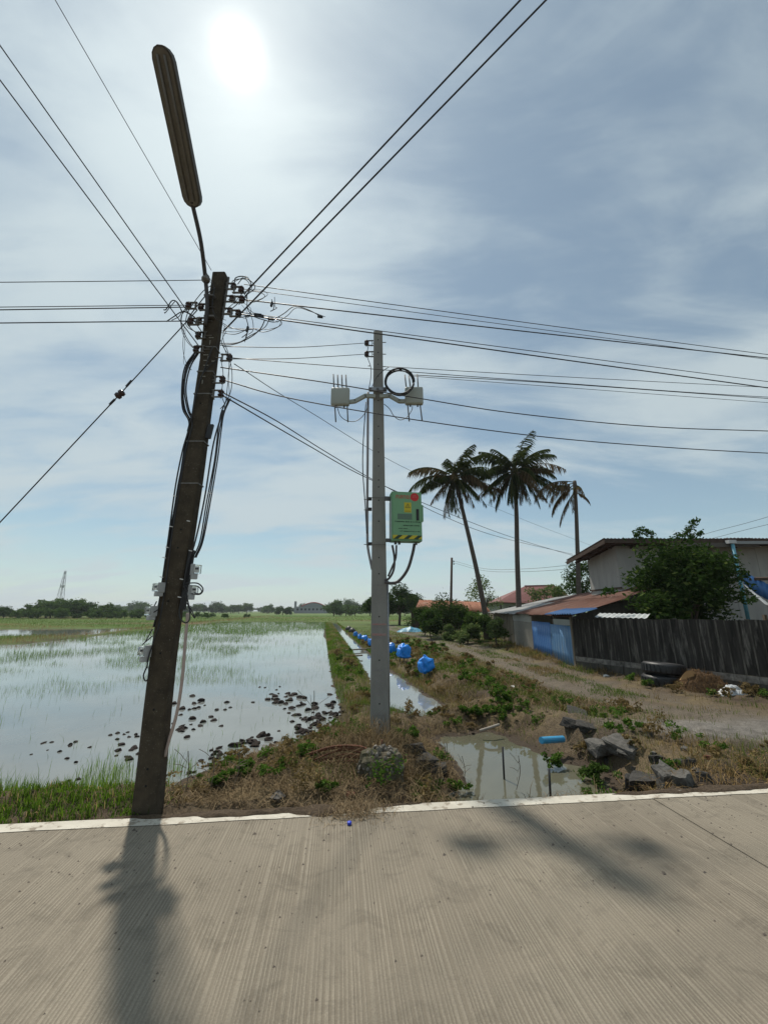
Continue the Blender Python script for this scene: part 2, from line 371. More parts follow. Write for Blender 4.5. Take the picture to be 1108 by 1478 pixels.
b.inputs['Roughness'].default_value = 0.95; b.inputs['Specular IOR Level'].default_value = 0.2
MT['earth'] = m
g = np_mesh('ground', np.stack([GX, GY, GZ], -1).reshape(-1, 3), Q, None, gc.reshape(-1, 3), m)
g.data.polygons.foreach_set('use_smooth', [True] * len(g.data.polygons)); g['kind'] = 'structure'

# ------------------------------------------------------------------ water
def water_mat(name, c, wav):
    m, t, o = newmat(name); nd = t.nodes; ln = t.links.new
    b = nd.new('ShaderNodeBsdfPrincipled'); ln(b.outputs[0], o.inputs[0]); b.inputs['Base Color'].default_value = (*c, 1); b.inputs['Roughness'].default_value = 0.025; b.inputs['IOR'].default_value = 1.45
    g = nd.new('ShaderNodeNewGeometry'); n = nd.new('ShaderNodeTexNoise'); mp_ = nd.new('ShaderNodeMapping'); ln(g.outputs['Position'], mp_.inputs[0]); mp_.inputs['Scale'].default_value = (1, 0.6, 1)
    ln(mp_.outputs[0], n.inputs['Vector']); n.inputs['Scale'].default_value = 7; n.inputs['Detail'].default_value = 3
    u = nd.new('ShaderNodeBump'); ln(n.outputs[0], u.inputs['Height']); u.inputs['Distance'].default_value = wav; u.inputs['Strength'].default_value = 1; ln(u.outputs[0], b.inputs['Normal'])
    n2 = nd.new('ShaderNodeTexNoise'); ln(g.outputs['Position'], n2.inputs['Vector']); n2.inputs['Scale'].default_value = 0.5; n2.inputs['Detail'].default_value = 4
    r = nd.new('ShaderNodeValToRGB'); ln(n2.outputs[0], r.inputs[0]); r.color_ramp.elements[0].position = .3; r.color_ramp.elements[1].position = .7
    r.color_ramp.elements[0].color = (*[k * 0.8 for k in c], 1); r.color_ramp.elements[1].color = (*[k * 1.15 for k in c], 1); ln(r.outputs[0], b.inputs['Base Color'])
    return m
wm = water_mat('flooded_paddy_water', (0.165, 0.178, 0.172), 0.0012); wm2 = water_mat('ditch_water', (0.10, 0.098, 0.07), 0.0008)
def grow(poly, k):
    c = poly.mean(0); return poly
def water(name, poly, mat, pad):
    mb = MB(); P = [Vector((x, y, WL)) for x, y in poly]; mb.add(P, [tuple(range(len(P)))])
    me = bpy.data.meshes.new(name); bm = bmesh.new(); vs = [bm.verts.new(p) for p in P]; f = bm.faces.new(vs)
    if f.normal.z < 0: f.normal_flip()
    bmesh.ops.triangulate(bm, faces=[f]); bm.to_mesh(me); bm.free()
    o = link(name, me, mat); o['kind'] = 'structure'; return o
# sheets reach a little under the banks, the banks cut the shoreline
def rect(x0, y0, x1, y1): return [(x0, y0), (x1, y0), (x1, y1), (x0, y1)]
water('paddy_water', [(-61, 0.2), (-61, 25), (-23.2, 26.6), (-31.5, 80.6), (-11.0, 78.6), (-0.9 - 0.16 * 25, 34.0), (-0.1, 9.3), (-0.1, 8.4), (-0.45, 7.2), (-1.0, 6.2), (-1.6, 5.2), (-2.4, 4.6)], wm, 0)
water('canal_water', list(map(tuple, np.vstack([g2([(552, 1040), (535, 1002), (511, 960), (494, 930), (476, 899)]), g2([(487, 899), (524, 930), (566, 960), (630, 1000), (672, 1030), (616, 1048)])]))), wm, 0)
water('pond_water', [(0.30, 4.55), (0.3, 7.8), (2.9, 7.8), (3.2, 6.0), (3.4, 4.4), (3.0, 4.24), (0.35, 3.96)], wm2, 0)
water('field_water', [(-61, 30.5), (-24.5, 33.5), (-28.5, 50.6), (-61, 44.6)], wm, 0)

# ------------------------------------------------------------------ road
def road_mat():
    m, t, o = newmat('tined_concrete_road'); nd = t.nodes; ln = t.links.new
    b = nd.new('ShaderNodeBsdfPrincipled'); ln(b.outputs[0], o.inputs[0]); b.inputs['Roughness'].default_value = 0.85; b.inputs['Specular IOR Level'].default_value = 0.3
    g = nd.new('ShaderNodeNewGeometry'); mp_ = nd.new('ShaderNodeMapping'); ln(g.outputs['Position'], mp_.inputs[0]); mp_.inputs['Rotation'].default_value = (0, 0, -ea)
    mp2 = nd.new('ShaderNodeMapping'); ln(mp_.outputs[0], mp2.inputs[0]); mp2.inputs['Scale'].default_value = (1, 0.005, 1)
    n = nd.new('ShaderNodeTexNoise'); ln(mp2.outputs[0], n.inputs['Vector']); n.inputs['Scale'].default_value = 105; n.inputs['Detail'].default_value = 1.5; n.inputs['Roughness'].default_value = 0.7
    gr = nd.new('ShaderNodeMapRange'); ln(n.outputs[0], gr.inputs[0]); gr.inputs[1].default_value = 0.28; gr.inputs[2].default_value = 0.42
    nw = nd.new('ShaderNodeTexNoise'); ln(mp2.outputs[0], nw.inputs['Vector']); nw.inputs['Scale'].default_value = 11; nw.inputs['Detail'].default_value = 4
    nv_ = nd.new('ShaderNodeVectorMath'); nv_.operation = 'SCALE'; ln(nw.outputs['Color'], nv_.inputs[0]); nv_.inputs['Scale'].default_value = 0.09
    na_ = nd.new('ShaderNodeVectorMath'); na_.operation = 'ADD'; ln(mp_.outputs[0], na_.inputs[0]); ln(nv_.outputs[0], na_.inputs[1])
    wv = nd.new('ShaderNodeTexWave'); wv.wave_type = 'BANDS'; wv.bands_direction = 'X'; ln(na_.outputs[0], wv.inputs['Vector']); wv.inputs['Scale'].default_value = 14.5; wv.inputs['Distortion'].default_value = 0.0
    wt = nd.new('ShaderNodeMapRange'); ln(wv.outputs['Fac'], wt.inputs[0]); wt.inputs[1].default_value = 0.25; wt.inputs[2].default_value = 0.62
    wm_ = nd.new('ShaderNodeMath'); wm_.operation = 'MINIMUM'; ln(wt.outputs[0], wm_.inputs[0]); ln(gr.outputs[0], wm_.inputs[1])
    n5 = nd.new('ShaderNodeTexNoise'); ln(mp_.outputs[0], n5.inputs['Vector']); n5.inputs['Scale'].default_value = 2.2; n5.inputs['Detail'].default_value = 5
    wr = nd.new('ShaderNodeMapRange'); ln(n5.outputs[0], wr.inputs[0]); wr.inputs[1].default_value = 0.35; wr.inputs[2].default_value = 0.65; wr.inputs[3].default_value = 0.4; wr.inputs[4].default_value = 1.0
    iv = nd.new('ShaderNodeMath'); iv.operation = 'SUBTRACT'; iv.inputs[0].default_value = 1; ln(wm_.outputs[0], iv.inputs[1])
    gw = nd.new('ShaderNodeMath'); gw.operation = 'MULTIPLY'; ln(iv.outputs[0], gw.inputs[0]); ln(wr.outputs[0], gw.inputs[1])
    n2 = nd.new('ShaderNodeTexNoise'); ln(mp_.outputs[0], n2.inputs['Vector']); n2.inputs['Scale'].default_value = 1.1; n2.inputs['Detail'].default_value = 7; n2.inputs['Roughness'].default_value = 0.6
    r = nd.new('ShaderNodeValToRGB'); ln(n2.outputs[0], r.inputs[0]); r.color_ramp.elements[0].position = 0.3; r.color_ramp.elements[1].position = 0.72
    r.color_ramp.elements[0].color = (0.175, 0.151, 0.116, 1); r.color_ramp.elements[1].color = (0.255, 0.224, 0.174, 1)
    n3 = nd.new('ShaderNodeTexNoise'); ln(mp_.outputs[0], n3.inputs['Vector']); n3.inputs['Scale'].default_value = 120; n3.inputs['Detail'].default_value = 4
    r3 = nd.new('ShaderNodeMapRange'); ln(n3.outputs[0], r3.inputs[0]); r3.inputs[1].default_value = 0.3; r3.inputs[2].default_value = 0.7; r3.inputs[3].default_value = 0.85; r3.inputs[4].default_value = 1.15
    s = nd.new('ShaderNodeVectorMath'); s.operation = 'SCALE'; ln(r.outputs[0], s.inputs[0]); ln(r3.outputs[0], s.inputs['Scale'])
    n6 = nd.new('ShaderNodeTexNoise'); ln(mp_.outputs[0], n6.inputs['Vector']); n6.inputs['Scale'].default_value = 4.5; n6.inputs['Detail'].default_value = 9; n6.inputs['Roughness'].default_value = 0.72; n6.inputs['Distortion'].default_value = 0.8
    r6 = nd.new('ShaderNodeMapRange'); ln(n6.outputs[0], r6.inputs[0]); r6.inputs[1].default_value = 0.50; r6.inputs[2].default_value = 0.72; r6.inputs[3].default_value = 1.0; r6.inputs[4].default_value = 0.62
    s6 = nd.new('ShaderNodeVectorMath'); s6.operation = 'SCALE'; ln(s.outputs[0], s6.inputs[0]); ln(r6.outputs[0], s6.inputs['Scale']); s = s6
    x = nd.new('ShaderNodeMix'); x.data_type = 'RGBA'; gk = nd.new('ShaderNodeMath'); gk.operation = 'MULTIPLY'; ln(gw.outputs[0], gk.inputs[0]); gk.inputs[1].default_value = 0.5
    ln(gk.outputs[0], x.inputs[0]); ln(s.outputs[0], x.inputs[6]); x.inputs[7].default_value = (0.10, 0.08, 0.055, 1); ln(x.outputs[2], b.inputs['Base Color'])
    u = nd.new('ShaderNodeBump'); ln(gw.outputs[0], u.inputs['Height']); u.invert = True; u.inputs['Distance'].default_value = 0.004; u.inputs['Strength'].default_value = 0.8; ln(u.outputs[0], b.inputs['Normal'])
    return m
MT['road'] = road_mat()
road = bpy.data.objects.new('road', None); COL.objects.link(road); road['kind'] = 'structure'
def rp(u, v, z): return RO + e1 * u + e2 * v + Vector((0, 0, z))
uj = (Vector((2.36, 4.00, 0)) - RO).dot(e1)
edges_u = [-63, -56, -49, -42, -35, -28, -21, -14.2, -7.0, uj - 4.5 * 1.0 - 1.0]
edges_u = [uj - 9.0 * k for k in range(7, 0, -1)] + [uj] + [uj + 9.0 * k for k in range(1, 8)]
for a0, a1 in zip(edges_u[:-1], edges_u[1:]):
    mb = MB(); gp = 0.006
    # slab joint runs a little askew as in the photograph
    k = 0.30
    def q(u, v, z): return rp(u + (-v) * 0.0, v, z)
    mb.add([q(a0 + gp, -7, 0), q(a1 - gp, -7, 0), q(a1 - gp, 0, 0), q(a0 + gp, 0, 0), q(a0 + gp, -7, -.25), q(a1 - gp, -7, -.25), q(a1 - gp, 0, -.25), q(a0 + gp, 0, -.25)],
           [(0, 1, 2, 3), (7, 6, 5, 4), (0, 4, 5, 1), (1, 5, 6, 2), (2, 6, 7, 3), (3, 7, 4, 0)])
    mb.build('slab', MT['road'], road)
# tar in the joint and the painted edge line
MT['tar'] = pm('joint_tar', (0.03, 0.027, 0.024), rough=0.8)
for u in edges_u[5:10]:
    MB().box(rp(u, -3.5, -0.06), (0.02, 6.98, 0.1), Matrix.Rotation(ea, 3, 'Z')).build('joint_filler', MT['tar'], road)
MT['paint'] = pm('worn_white_road_paint', (0.52, 0.49, 0.42), (0.38, 0.35, 0.29), 5, rough=0.8, c3=(0.22, 0.185, 0.14), s3=9, t3=(0.53, 0.62), bump=0.001, bscale=120)
n = 420; us = np.linspace(-40, 40, n); jit = (fbm(us * 3, us * 0 + .5, 71, 4) - 0.5) * 0.035; j2 = (fbm(us * 5, us * 0 + 9.5, 73, 4) - 0.5) * 0.03
V = []
for i in range(n):
    V.append(rp(us[i], -0.135 + jit[i], 0.004)); V.append(rp(us[i], -0.004 + min(0, j2[i]), 0.004))
np_mesh('edge_line', V, [(2 * i, 2 * i + 2, 2 * i + 3, 2 * i + 1) for i in range(n - 1)], None, None, MT['paint'], road)

# ------------------------------------------------------------------ concrete poles
def bow(t): return Vector((-0.052 * math.exp(-((t - .27) / .2) ** 2), 0, 0))          # the old pole is slightly bent
def pole_shaft(base, top, w0, d0, w1, d1, ch=0.18, rings=24, wob=0.0, seed=1, bent=0.0):
    mb = MB(); base, top = Vector(base), Vector(top); vs = []; r_ = random.Random(seed)
    for i in range(rings + 1):
        t = i / rings; c = base.lerp(top, t) + bow(t) * bent; w = (w0 + (w1 - w0) * t) / 2; d = (d0 + (d1 - d0) * t) / 2; k = min(w, d) * ch
        for x, y in ((-w + k, -d), (w - k, -d), (w, -d + k), (w, d - k), (w - k, d), (-w + k, d), (-w, d - k), (-w, -d + k)):
            vs.append(c + Vector((x + r_.uniform(-wob, wob), y + r_.uniform(-wob, wob), 0)))
    fs = [(i * 8 + k, i * 8 + (k + 1) % 8, (i + 1) * 8 + (k + 1) % 8, (i + 1) * 8 + k) for i in range(rings) for k in range(8)]
    fs += [tuple(range(7, -1, -1)), tuple(rings * 8 + k for k in range(8))]
    return mb.add(vs, fs)
def pline(pts, Y, dY=0.0, per=6):
    return smooth_path([A(x, y, Y if len(p_) < 3 else p_[2]) for p_ in pts for x, y in [p_[:2]]], per)
P1B, P1T = Vector((-1.935, 3.80, -0.18)), A(318, 397, 3.80)
up1 = thing('utility_pole', 'old dark concrete utility pole tangled with wires at the road edge by the paddy', 'utility pole', (P1B.x, P1B.y, 0))
pole_shaft(P1B, P1T, 0.205, 0.135, 0.145, 0.10, wob=0.0015, bent=1.0).build('shaft', MT['old_conc'], up1)
def on1(y):                                                        # centre of the shaft at picture height y
    lo, hi = 0.0, 1.0
    for _ in range(40):
        m_ = (lo + hi) / 2; p = P1B.lerp(P1T, m_); b = (p - Vector((0, 0, CH))); dep = b.y * cp + b.z * sp
        if CY - F * (-b.y * sp + b.z * cp) / dep > y: lo = m_
        else: hi = m_
    return P1B.lerp(P1T, lo) + bow(lo), lo
for y in (586, 640, 700, 766, 792, 868, 942, 1022, 1106, 1130):
    p, t_ = on1(y); MB().lathe(p + Vector((0, -(0.0675 - 0.0175 * t_) - 0.001, 0)), [(0.009, -0.004), (0.009, 0.003)], 10, (0, -1, 0)).build('bolt_hole', MT['hole'], up1)
for y, h in ((480, 26), (497, 18), (510, 12), (525, 22), (543, 16), (560, 12)):      # scabs of lichen and old paint bands
    pass
MT['red_paint'] = pm('faded_red_paint', (0.13, 0.04, 0.035), (0.09, 0.05, 0.04), 30, rough=0.95)
# steel bands round the pole head
MT['band'] = pm('dull_steel_band', (0.22, 0.21, 0.19), (0.12, 0.11, 0.10), 30, rough=0.6, metal=0.5)
for y in (505, 540, 572, 640, 700):
    p, t_ = on1(y); w = (0.215 - 0.07 * t_) + 0.006; d = (0.135 - 0.035 * t_) + 0.006
    mb = MB()
    for sx, sy, wx, wy in ((0, -d / 2, w, 0.003), (0, d / 2, w, 0.003), (-w / 2, 0, 0.003, d), (w / 2, 0, 0.003, d)): mb.box(p + Vector((sx, sy, 0)), (wx, wy, 0.012))
    mb.build('steel_band', MT['band'], up1)
def insulator(parent, x, y, Y, side=1, s=1.0):
    p = A(x, y, Y); mb = MB()
    prof = [(0.016, -0.034), (0.034, -0.030), (0.037, -0.016), (0.022, -0.008), (0.022, 0.008), (0.037, 0.016), (0.034, 0.030), (0.016, 0.034)]
    o = mb.lathe(p, [(r * s, z * s) for r, z in prof], 12).build('insulator', MT['brown_ins'], parent, True)
    b = MB(); l = 0.085 * s
    b.box(p + Vector((-side * l / 2, 0, 0.042 * s)), (l + 0.04 * s, 0.028 * s, 0.006)); b.box(p + Vector((-side * l / 2, 0, -0.042 * s)), (l + 0.04 * s, 0.028 * s, 0.006))
    b.tube([p + Vector((0, 0, -0.06 * s)), p + Vector((0, 0, 0.06 * s))], 0.006 * s, 6); b.box(p + Vector((-side * l, 0, 0)), (0.008, 0.03 * s, 0.10 * s))
    b.tube([p + Vector((-side * l, 0, 0)), p + Vector((-side * (l + 0.07), 0, 0))], 0.006 * s, 6)
    b.build('bracket', MT['band'], o)
for x, y, Y, s_ in ((290, 443, 3.74, -1), (287, 463, 3.74, -1), (286, 484, 3.74, -1), (283, 504, 3.74, -1), (272, 441, 3.66, -1), (275, 464, 3.66, -1),
                    (337, 413, 3.80, 1), (335, 431, 3.80, 1), (332, 449, 3.80, 1), (348, 418, 3.7, 1), (349, 432, 3.7, 1), (344, 452, 3.7, 1),
                    (331, 516, 3.76, 1), (321, 548, 3.76, 1), (319, 568, 3.76, 1)):
    insulator(up1, x, y, Y, s_, 0.9)
# rack irons standing off each side of the head
MB().tube([A(300, 425, 3.76), A(290, 515, 3.76)], 0.012, 6).build('rack_iron', MT['band'], up1)
MB().tube([A(330, 400, 3.80), A(321, 460, 3.80)], 0.012, 6).build('rack_iron', MT['band'], up1)
# jumper wires looping round the head (picture paths, depth of the pole head)
jump = [([(338, 411), (340, 401), (352, 399), (362, 408), (358, 422), (349, 432)], .006), ([(343, 410), (350, 402), (360, 404), (368, 415), (355, 426), (344, 437), (330, 449)], .005),
        ([(262, 449), (256, 436), (248, 434), (240, 446), (236, 447)], .006), ([(286, 462), (272, 452), (262, 450), (252, 456), (240, 464)], .006), ([(288, 484), (275, 473), (270, 464), (278, 450), (298, 425), (310, 415)], .006),
        ([(283, 505), (272, 492), (262, 470), (264, 450), (275, 442)], .005), ([(350, 432), (364, 436), (378, 431), (382, 426), (372, 421), (356, 420)], .004), ([(345, 453), (360, 455), (378, 458), (393, 460), (400, 461)], .007),
        ([(354, 455), (358, 470), (357, 480), (349, 487)], .005), ([(357, 480), (355, 488)], .005), ([(348, 418), (356, 430), (357, 445), (364, 455)], .005), ([(320, 480), (340, 482), (362, 474), (378, 479), (392, 476), (406, 468), (404, 461)], .004),
        ([(318, 498), (340, 496), (362, 486), (376, 474), (382, 462)], .006), ([(318, 464), (332, 472), (350, 476), (372, 474)], .004), ([(392, 432), (395, 441), (394, 447), (390, 449)], .005),
        ([(395, 461), (410, 452), (425, 442), (445, 447), (462, 456)], .005), ([(352, 437), (362, 446), (358, 458), (350, 452)], .003), ([(296, 390), (303, 402), (309, 416), (306, 440), (312, 456), (326, 462)], .003), ([(266, 470), (264, 500), (268, 522), (276, 534)], .003),
        ([(324, 470), (322, 490), (330, 512), (330, 540), (328, 560), (326, 578)], .004), ([(318, 490), (326, 508), (334, 530), (334, 560), (326, 580), (318, 590)], .004), ([(318, 515), (322, 540), (320, 570), (324, 590), (312, 640)], .004)]
for k, (pp, r) in enumerate(jump):
    MB().tube(pline(pp, 3.72 - 0.05 * ((k * 37) % 5) / 5), r * 0.95, 5).build('jumper_wire', MT['wire'], up1, True)
rj = random.Random(8)
for k, (pp, r) in enumerate(jump[:20]):
    ox, oy = rj.uniform(-6, 8), rj.uniform(-5, 6)
    MB().tube(pline([(x + ox * (.4 + .6 * i / len(pp)) + rj.uniform(-3, 3), y + oy + rj.uniform(-3, 3)) for i, (x, y) in enumerate(pp)], 3.70 - 0.04 * (k % 4) / 4), r * 0.7, 5).build('jumper_wire', MT['wire'], up1, True)
for x, y, a, b in ((372, 454, 12, 3), (376, 456, 10, 4), (391, 460, 9, 4), (462, 457, 8, 3), (392, 439, 3, 8), (357, 475, 3, 9)):
    p = A(x, y, 3.70); MB().box(p, (a * 0.0072, 0.022, b * 0.0072), (0, 0.15, 0)).build('wire_connector', MT['black'], up1, bevel=0.003)
# cable bundles running down both sides
lb = [(285, 508), (271, 530), (265, 560), (268, 590), (276, 612), (267, 650), (258, 700), (247, 770), (240, 830), (232, 875), (226, 905)]
rb = [(330, 575), (322, 597), (316, 625), (311, 665), (300, 725), (290, 780), (281, 805)]
for k in range(5):
    o_ = (k - 2); MB().tube(pline([(x + o_ * 1.6 + rnd.uniform(-1.5, 1.5), y) for x, y in lb], 3.74 + 0.015 * (k % 3)), 0.0075, 5).build('riser_cable', MT['wire'], up1, True)
for k in range(3):
    MB().tube(pline([(x + (k - 1) * 2.2 + rnd.uniform(-1.2, 1.2), y) for x, y in rb], 3.76 + 0.012 * k), 0.0065, 5).build('riser_cable', MT['wire'], up1, True)
MB().tube(pline([(322, 592), (308, 640), (295, 720), (282, 780), (272, 812), (264, 850)], 3.74), 0.008, 5).build('riser_cable', MT['wire'], up1, True)
MB().tube(pline([(307, 500), (296, 530), (285, 560), (277, 600), (273, 612)], 3.72), 0.006, 5).build('riser_cable', MT['wire'], up1, True)
MB().tube(pline([(312, 520), (300, 530), (290, 545), (280, 585), (276, 608)], 3.72), 0.005, 5).build('riser_cable', MT['wire'], up1, True)
for pp, r in (([(262, 865), (259, 880), (260, 893), (268, 899), (274, 892), (272, 872), (268, 858)], .006), ([(268, 842), (285, 842), (293, 850), (288, 858), (272, 855), (265, 846)], .006), ([(266, 846), (284, 846), (291, 853), (286, 857), (270, 852)], .005),
              ([(270, 870), (276, 885), (281, 892), (278, 884), (271, 872)], .005), ([(226, 868), (218, 884), (215, 888), (228, 880)], .005), ([(220, 908), (210, 926), (206, 930), (220, 918)], .005), ([(212, 962), (207, 975), (210, 983), (214, 978), (215, 962)], .006), ([(231, 900), (222, 925), (214, 950), (212, 965)], .006)):
    MB().tube(pline(pp, 3.69), r, 5).build('meter_lead', MT['wire'], up1, True)
# black mounting boards on both flanks, white cable ties
for (x0, y0), (x1, y1), wd in (((252, 786), (237, 868), 0.06), ((276, 794), (262, 880), 0.05), ((258, 610), (256, 612), 0.0), ((278, 603), (273, 622), 0.05), ((304, 612), (299, 632), 0.05)):
    if wd == 0: continue
    a, b = A(x0, y0, 3.76), A(x1, y1, 3.76); mb = MB(); u = Vector((wd / 2, 0, 0)); dd = Vector((0, 0.03, 0))
    mb.prism([a - u, a + u, b + u, b - u], dd).build('mounting_board', MT['black'], up1)
MT['tie'] = pm('white_cable_tie', (0.6, 0.6, 0.58), rough=0.5)
for x, y in ((247, 760), (241, 790), (237, 805), (233, 833), (229, 850), (272, 752), (275, 795), (262, 836), (259, 862), (303, 712), (252, 716)):
    MB().box(A(x, y, 3.69), (0.028, 0.012, 0.008), (0, 0.2, 0)).build('cable_tie', MT['tie'], up1)
# climbing marks: the old whitewashed characters near the head
MT['chalk'] = pm('faded_white_stencil', (0.30, 0.29, 0.25), (0.16, 0.15, 0.12), 40, rough=1)
for x, y, a, b in ((305, 487, 7, 1.5), (303, 494, 1.5, 8), (297, 512, 8, 1.5), (300, 518, 1.5, 10), (297, 527, 8, 1.5), (295, 534, 1.5, 8), (293, 543, 7, 1.5), (292, 551, 1.5, 7), (296, 520, 5, 1.2), (308, 521, 6, 2)):
    p, t_ = on1(y); q_ = A(x, y, p.y - (0.0675 - 0.0175 * t_) - 0.003); MB().box(q_, (a * 0.0068, 0.003, b * 0.0068)).build('stencil_mark', MT['chalk'], up1)
MB().tube(smooth_path([A(271, 885, 3.74), A(267, 930, 3.74), A(263, 980, 3.74), A(255, 1030, 3.76), A(243, 1072, 3.79), A(238, 1092, 3.80)]), 0.014, 8).build('conduit', pm('pinkish_pvc', (0.42, 0.33, 0.29), (0.34, 0.27, 0.24), 12, rough=0.5), up1, True)

# electricity meters, each lifted off its board as a thing of its own
MT['glass'] = None
m, t, o = newmat('clear_meter_cover'); b = t.nodes.new('ShaderNodeBsdfPrincipled'); t.links.new(b.outputs[0], o.inputs[0]); b.inputs['Base Color'].default_value = (0.92, 0.95, 0.95, 1); b.inputs['Transmission Weight'].default_value = 0.9; b.inputs['Roughness'].default_value = 0.08; b.inputs['IOR'].default_value = 1.25; MT['glass'] = m
MT['meter'] = pm('grey_meter_case', (0.36, 0.37, 0.37), (0.30, 0.31, 0.31), 20, rough=0.45)
MT['dial'] = pm('pale_meter_dial', (0.6, 0.6, 0.57), rough=0.5)
def meter(x, y, s, side, label, Y=3.70):
    p = A(x, y, Y); t_ = thing('electricity_meter', label, 'electricity meter', p, 'meters on the old pole', rotz=side * 0.6)
    k = 0.0062 * s
    MB().box((-side * 3 * k, 0.01, 0), (5 * k, 0.055, 17 * k)).build('back_plate', MT['meter'], t_, bevel=0.004, local=True)
    MB().box((0, 0, -11 * k), (9 * k, 0.06, 8 * k)).build('terminal_box', MT['meter'], t_, bevel=0.005, local=True)
    MB().box((side * 3 * k, 0, 0), (12 * k, 0.085, 14 * k)).build('cover', MT['glass'], t_, bevel=0.008, local=True)
    d = MB().box((side * 2.2 * k, 0, 0), (7 * k, 0.05, 9 * k)).build('dial', MT['dial'], t_, local=True)
    MB().box((side * 2.2 * k, -0.027, 1 * k), (5 * k, 0.003, 3 * k)).build('register', MT['hole'], d, local=True)
meter(281, 822, 0.95, 1, 'clear covered meter, upper of two on the conduit side of the old pole')
meter(277, 852, 0.9, 1, 'clear covered meter just above the pinkish conduit on the old pole')
meter(230, 848, 0.85, -1, 'uppermost meter on the open paddy side of the old pole')
meter(219, 882, 0.85, -1, 'middle meter on the open paddy side of the old pole')
meter(210, 940, 0.95, -1, 'lowest meter of the old pole, above a black cable loop')

# street lamp on the old pole
S0, S1, S2, S3 = A(296, 470, 3.70), A(297, 408, 3.68), A(279, 300, 3.30), A(230, 63, 2.36)
lamp = thing('street_lamp', 'long twin tube street lamp on a dark pipe arm clamped to the old pole', 'street lamp', S0)
MB().tube(smooth_path([S0, A(299, 440, 3.69), S1, A(290, 350, 3.47), S2, S2.lerp(S3, 0.05)]), 0.021, 10).build('arm', pm('dark_painted_pipe', (0.05, 0.042, 0.038), (0.03, 0.026, 0.024), 20, rough=0.6), lamp, True)
MB().lathe(A(297, 402, 3.66), [(0.01, -.035), (0.042, -.03), (0.045, 0.0), (0.03, .02), (0.035, .035), (0.01, .045)], 10).build('arm_joint', MT['band'], lamp, True)
for y in (428, 458): MB().box(A(303, y, 3.73), (0.11, 0.06, 0.02)).build('clamp', MT['band'], lamp)
ax = (S3 - S2).normalized(); rx = Vector((1, 0, 0)); rx = (rx - ax * rx.dot(ax)).normalized(); nx_ = ax.cross(rx)
if nx_.z > 0: nx_ = -nx_                                          # underside normal
Lh = (S3 - S2).length
def hull(w, l0, l1, off, thick, n=7):
    pts = []
    for k in range(n + 1): a = math.pi * k / n; pts.append((math.cos(a) * w / 2, l1 - w * .5 + math.sin(a) * w / 2))
    for k in range(n + 1): a = math.pi + math.pi * k / n; pts.append((math.cos(a) * w / 2, l0 + w * .5 + math.sin(a) * w / 2))
    return MB().prism([S2 + rx * x + ax * y + nx_ * off for x, y in pts], -nx_ * thick)
MT['lampbody'] = pm('weathered_lamp_housing', (0.10, 0.09, 0.075), (0.07, 0.06, 0.05), 14, rough=0.7)
MT['diff'] = pm('dirty_lamp_lens', (0.15, 0.135, 0.11), (0.10, 0.09, 0.07), 10, rough=0.35, stretch=(1, 1, 1))
hull(0.180, 0.0, Lh, 0.0, 0.07).build('housing', MT['lampbody'], lamp)
hull(0.150, 0.015, Lh - 0.015, 0.012, 0.010).build('lens', MT['diff'], lamp)
for s_ in (-0.03, 0.03): MB().tube([S2 + rx * s_ + ax * 0.06 + nx_ * 0.022, S3 - ax * 0.06 + rx * s_ + nx_ * 0.022], 0.011, 8).build('tube', pm('dusty_fluorescent_tube', (0.125, 0.11, 0.09), rough=0.4), lamp, True)

# the newer pole
P2B, P2T = Vector((-0.055, 6.0, -0.4)), A(545.5, 481, 6.0)
p2 = thing('concrete_pole', 'clean grey concrete pole with bolt holes carrying antennas and a green cabinet', 'concrete pole', (P2B.x, P2B.y, -0.1))
pole_shaft(P2B, P2T, 0.262, 0.19, 0.150, 0.13, ch=0.14).build('shaft', MT['pole2'], p2)
def on2(y):
    lo, hi = 0.0, 1.0
    for _ in range(40):
        m_ = (lo + hi) / 2; p = P2B.lerp(P2T, m_); b = (p - Vector((0, 0, CH))); dep = b.y * cp + b.z * sp
        if CY - F * (-b.y * sp + b.z * cp) / dep > y: lo = m_
        else: hi = m_
    p = P2B.lerp(P2T, lo); return p + Vector((0, -(0.095 - 0.03 * lo) - 0.0005, 0)), lo
hole = None
for y in (494, 512, 529, 546, 581, 600, 618, 636, 655, 675, 695, 705, 724, 754, 806, 829, 890, 952, 1014, 1043):
    p, t_ = on2(y)
    if hole is None:
        hole = MB().lathe((0, 0, 0), [(0.0105, -0.006), (0.0105, 0.001)], 10, (0, -1, 0)).build('bolt_hole', MT['hole'], p2, local=True); h_ = hole
    else: h_ = hole.copy(); COL.objects.link(h_)
    h_.location = p - ORG[p2.name]
MT['print'] = pm('faint_pole_print', (0.20, 0.185, 0.185), (0.27, 0.26, 0.25), 60, rough=0.95)
MT['redband'] = pm('smeared_red_paint', (0.36, 0.16, 0.15), (0.32, 0.27, 0.25), 25, rough=0.95, stretch=(1, 1, 4))
def text_mesh(s, size, name, mat, parent, loc, rot=(math.pi / 2, 0, 0), ext=0.0008, sx=1.0, align='CENTER'):
    cu = bpy.data.curves.new('tmp', 'FONT'); cu.body = s; cu.size = size; cu.extrude = ext; cu.align_x = align; cu.align_y = 'CENTER'; cu.resolution_u = 3
    ob = bpy.data.objects.new('tmp', cu); COL.objects.link(ob); bpy.context.view_layer.update()
    me = bpy.data.meshes.new_from_object(ob.evaluated_get(bpy.context.evaluated_depsgraph_get()))
    bpy.data.objects.remove(ob)
    o_ = link(name, me, mat, parent); o_.location = loc; o_.rotation_euler = rot; o_.scale = (sx, 1, 1); return o_
OFF = ORG[p2.name]
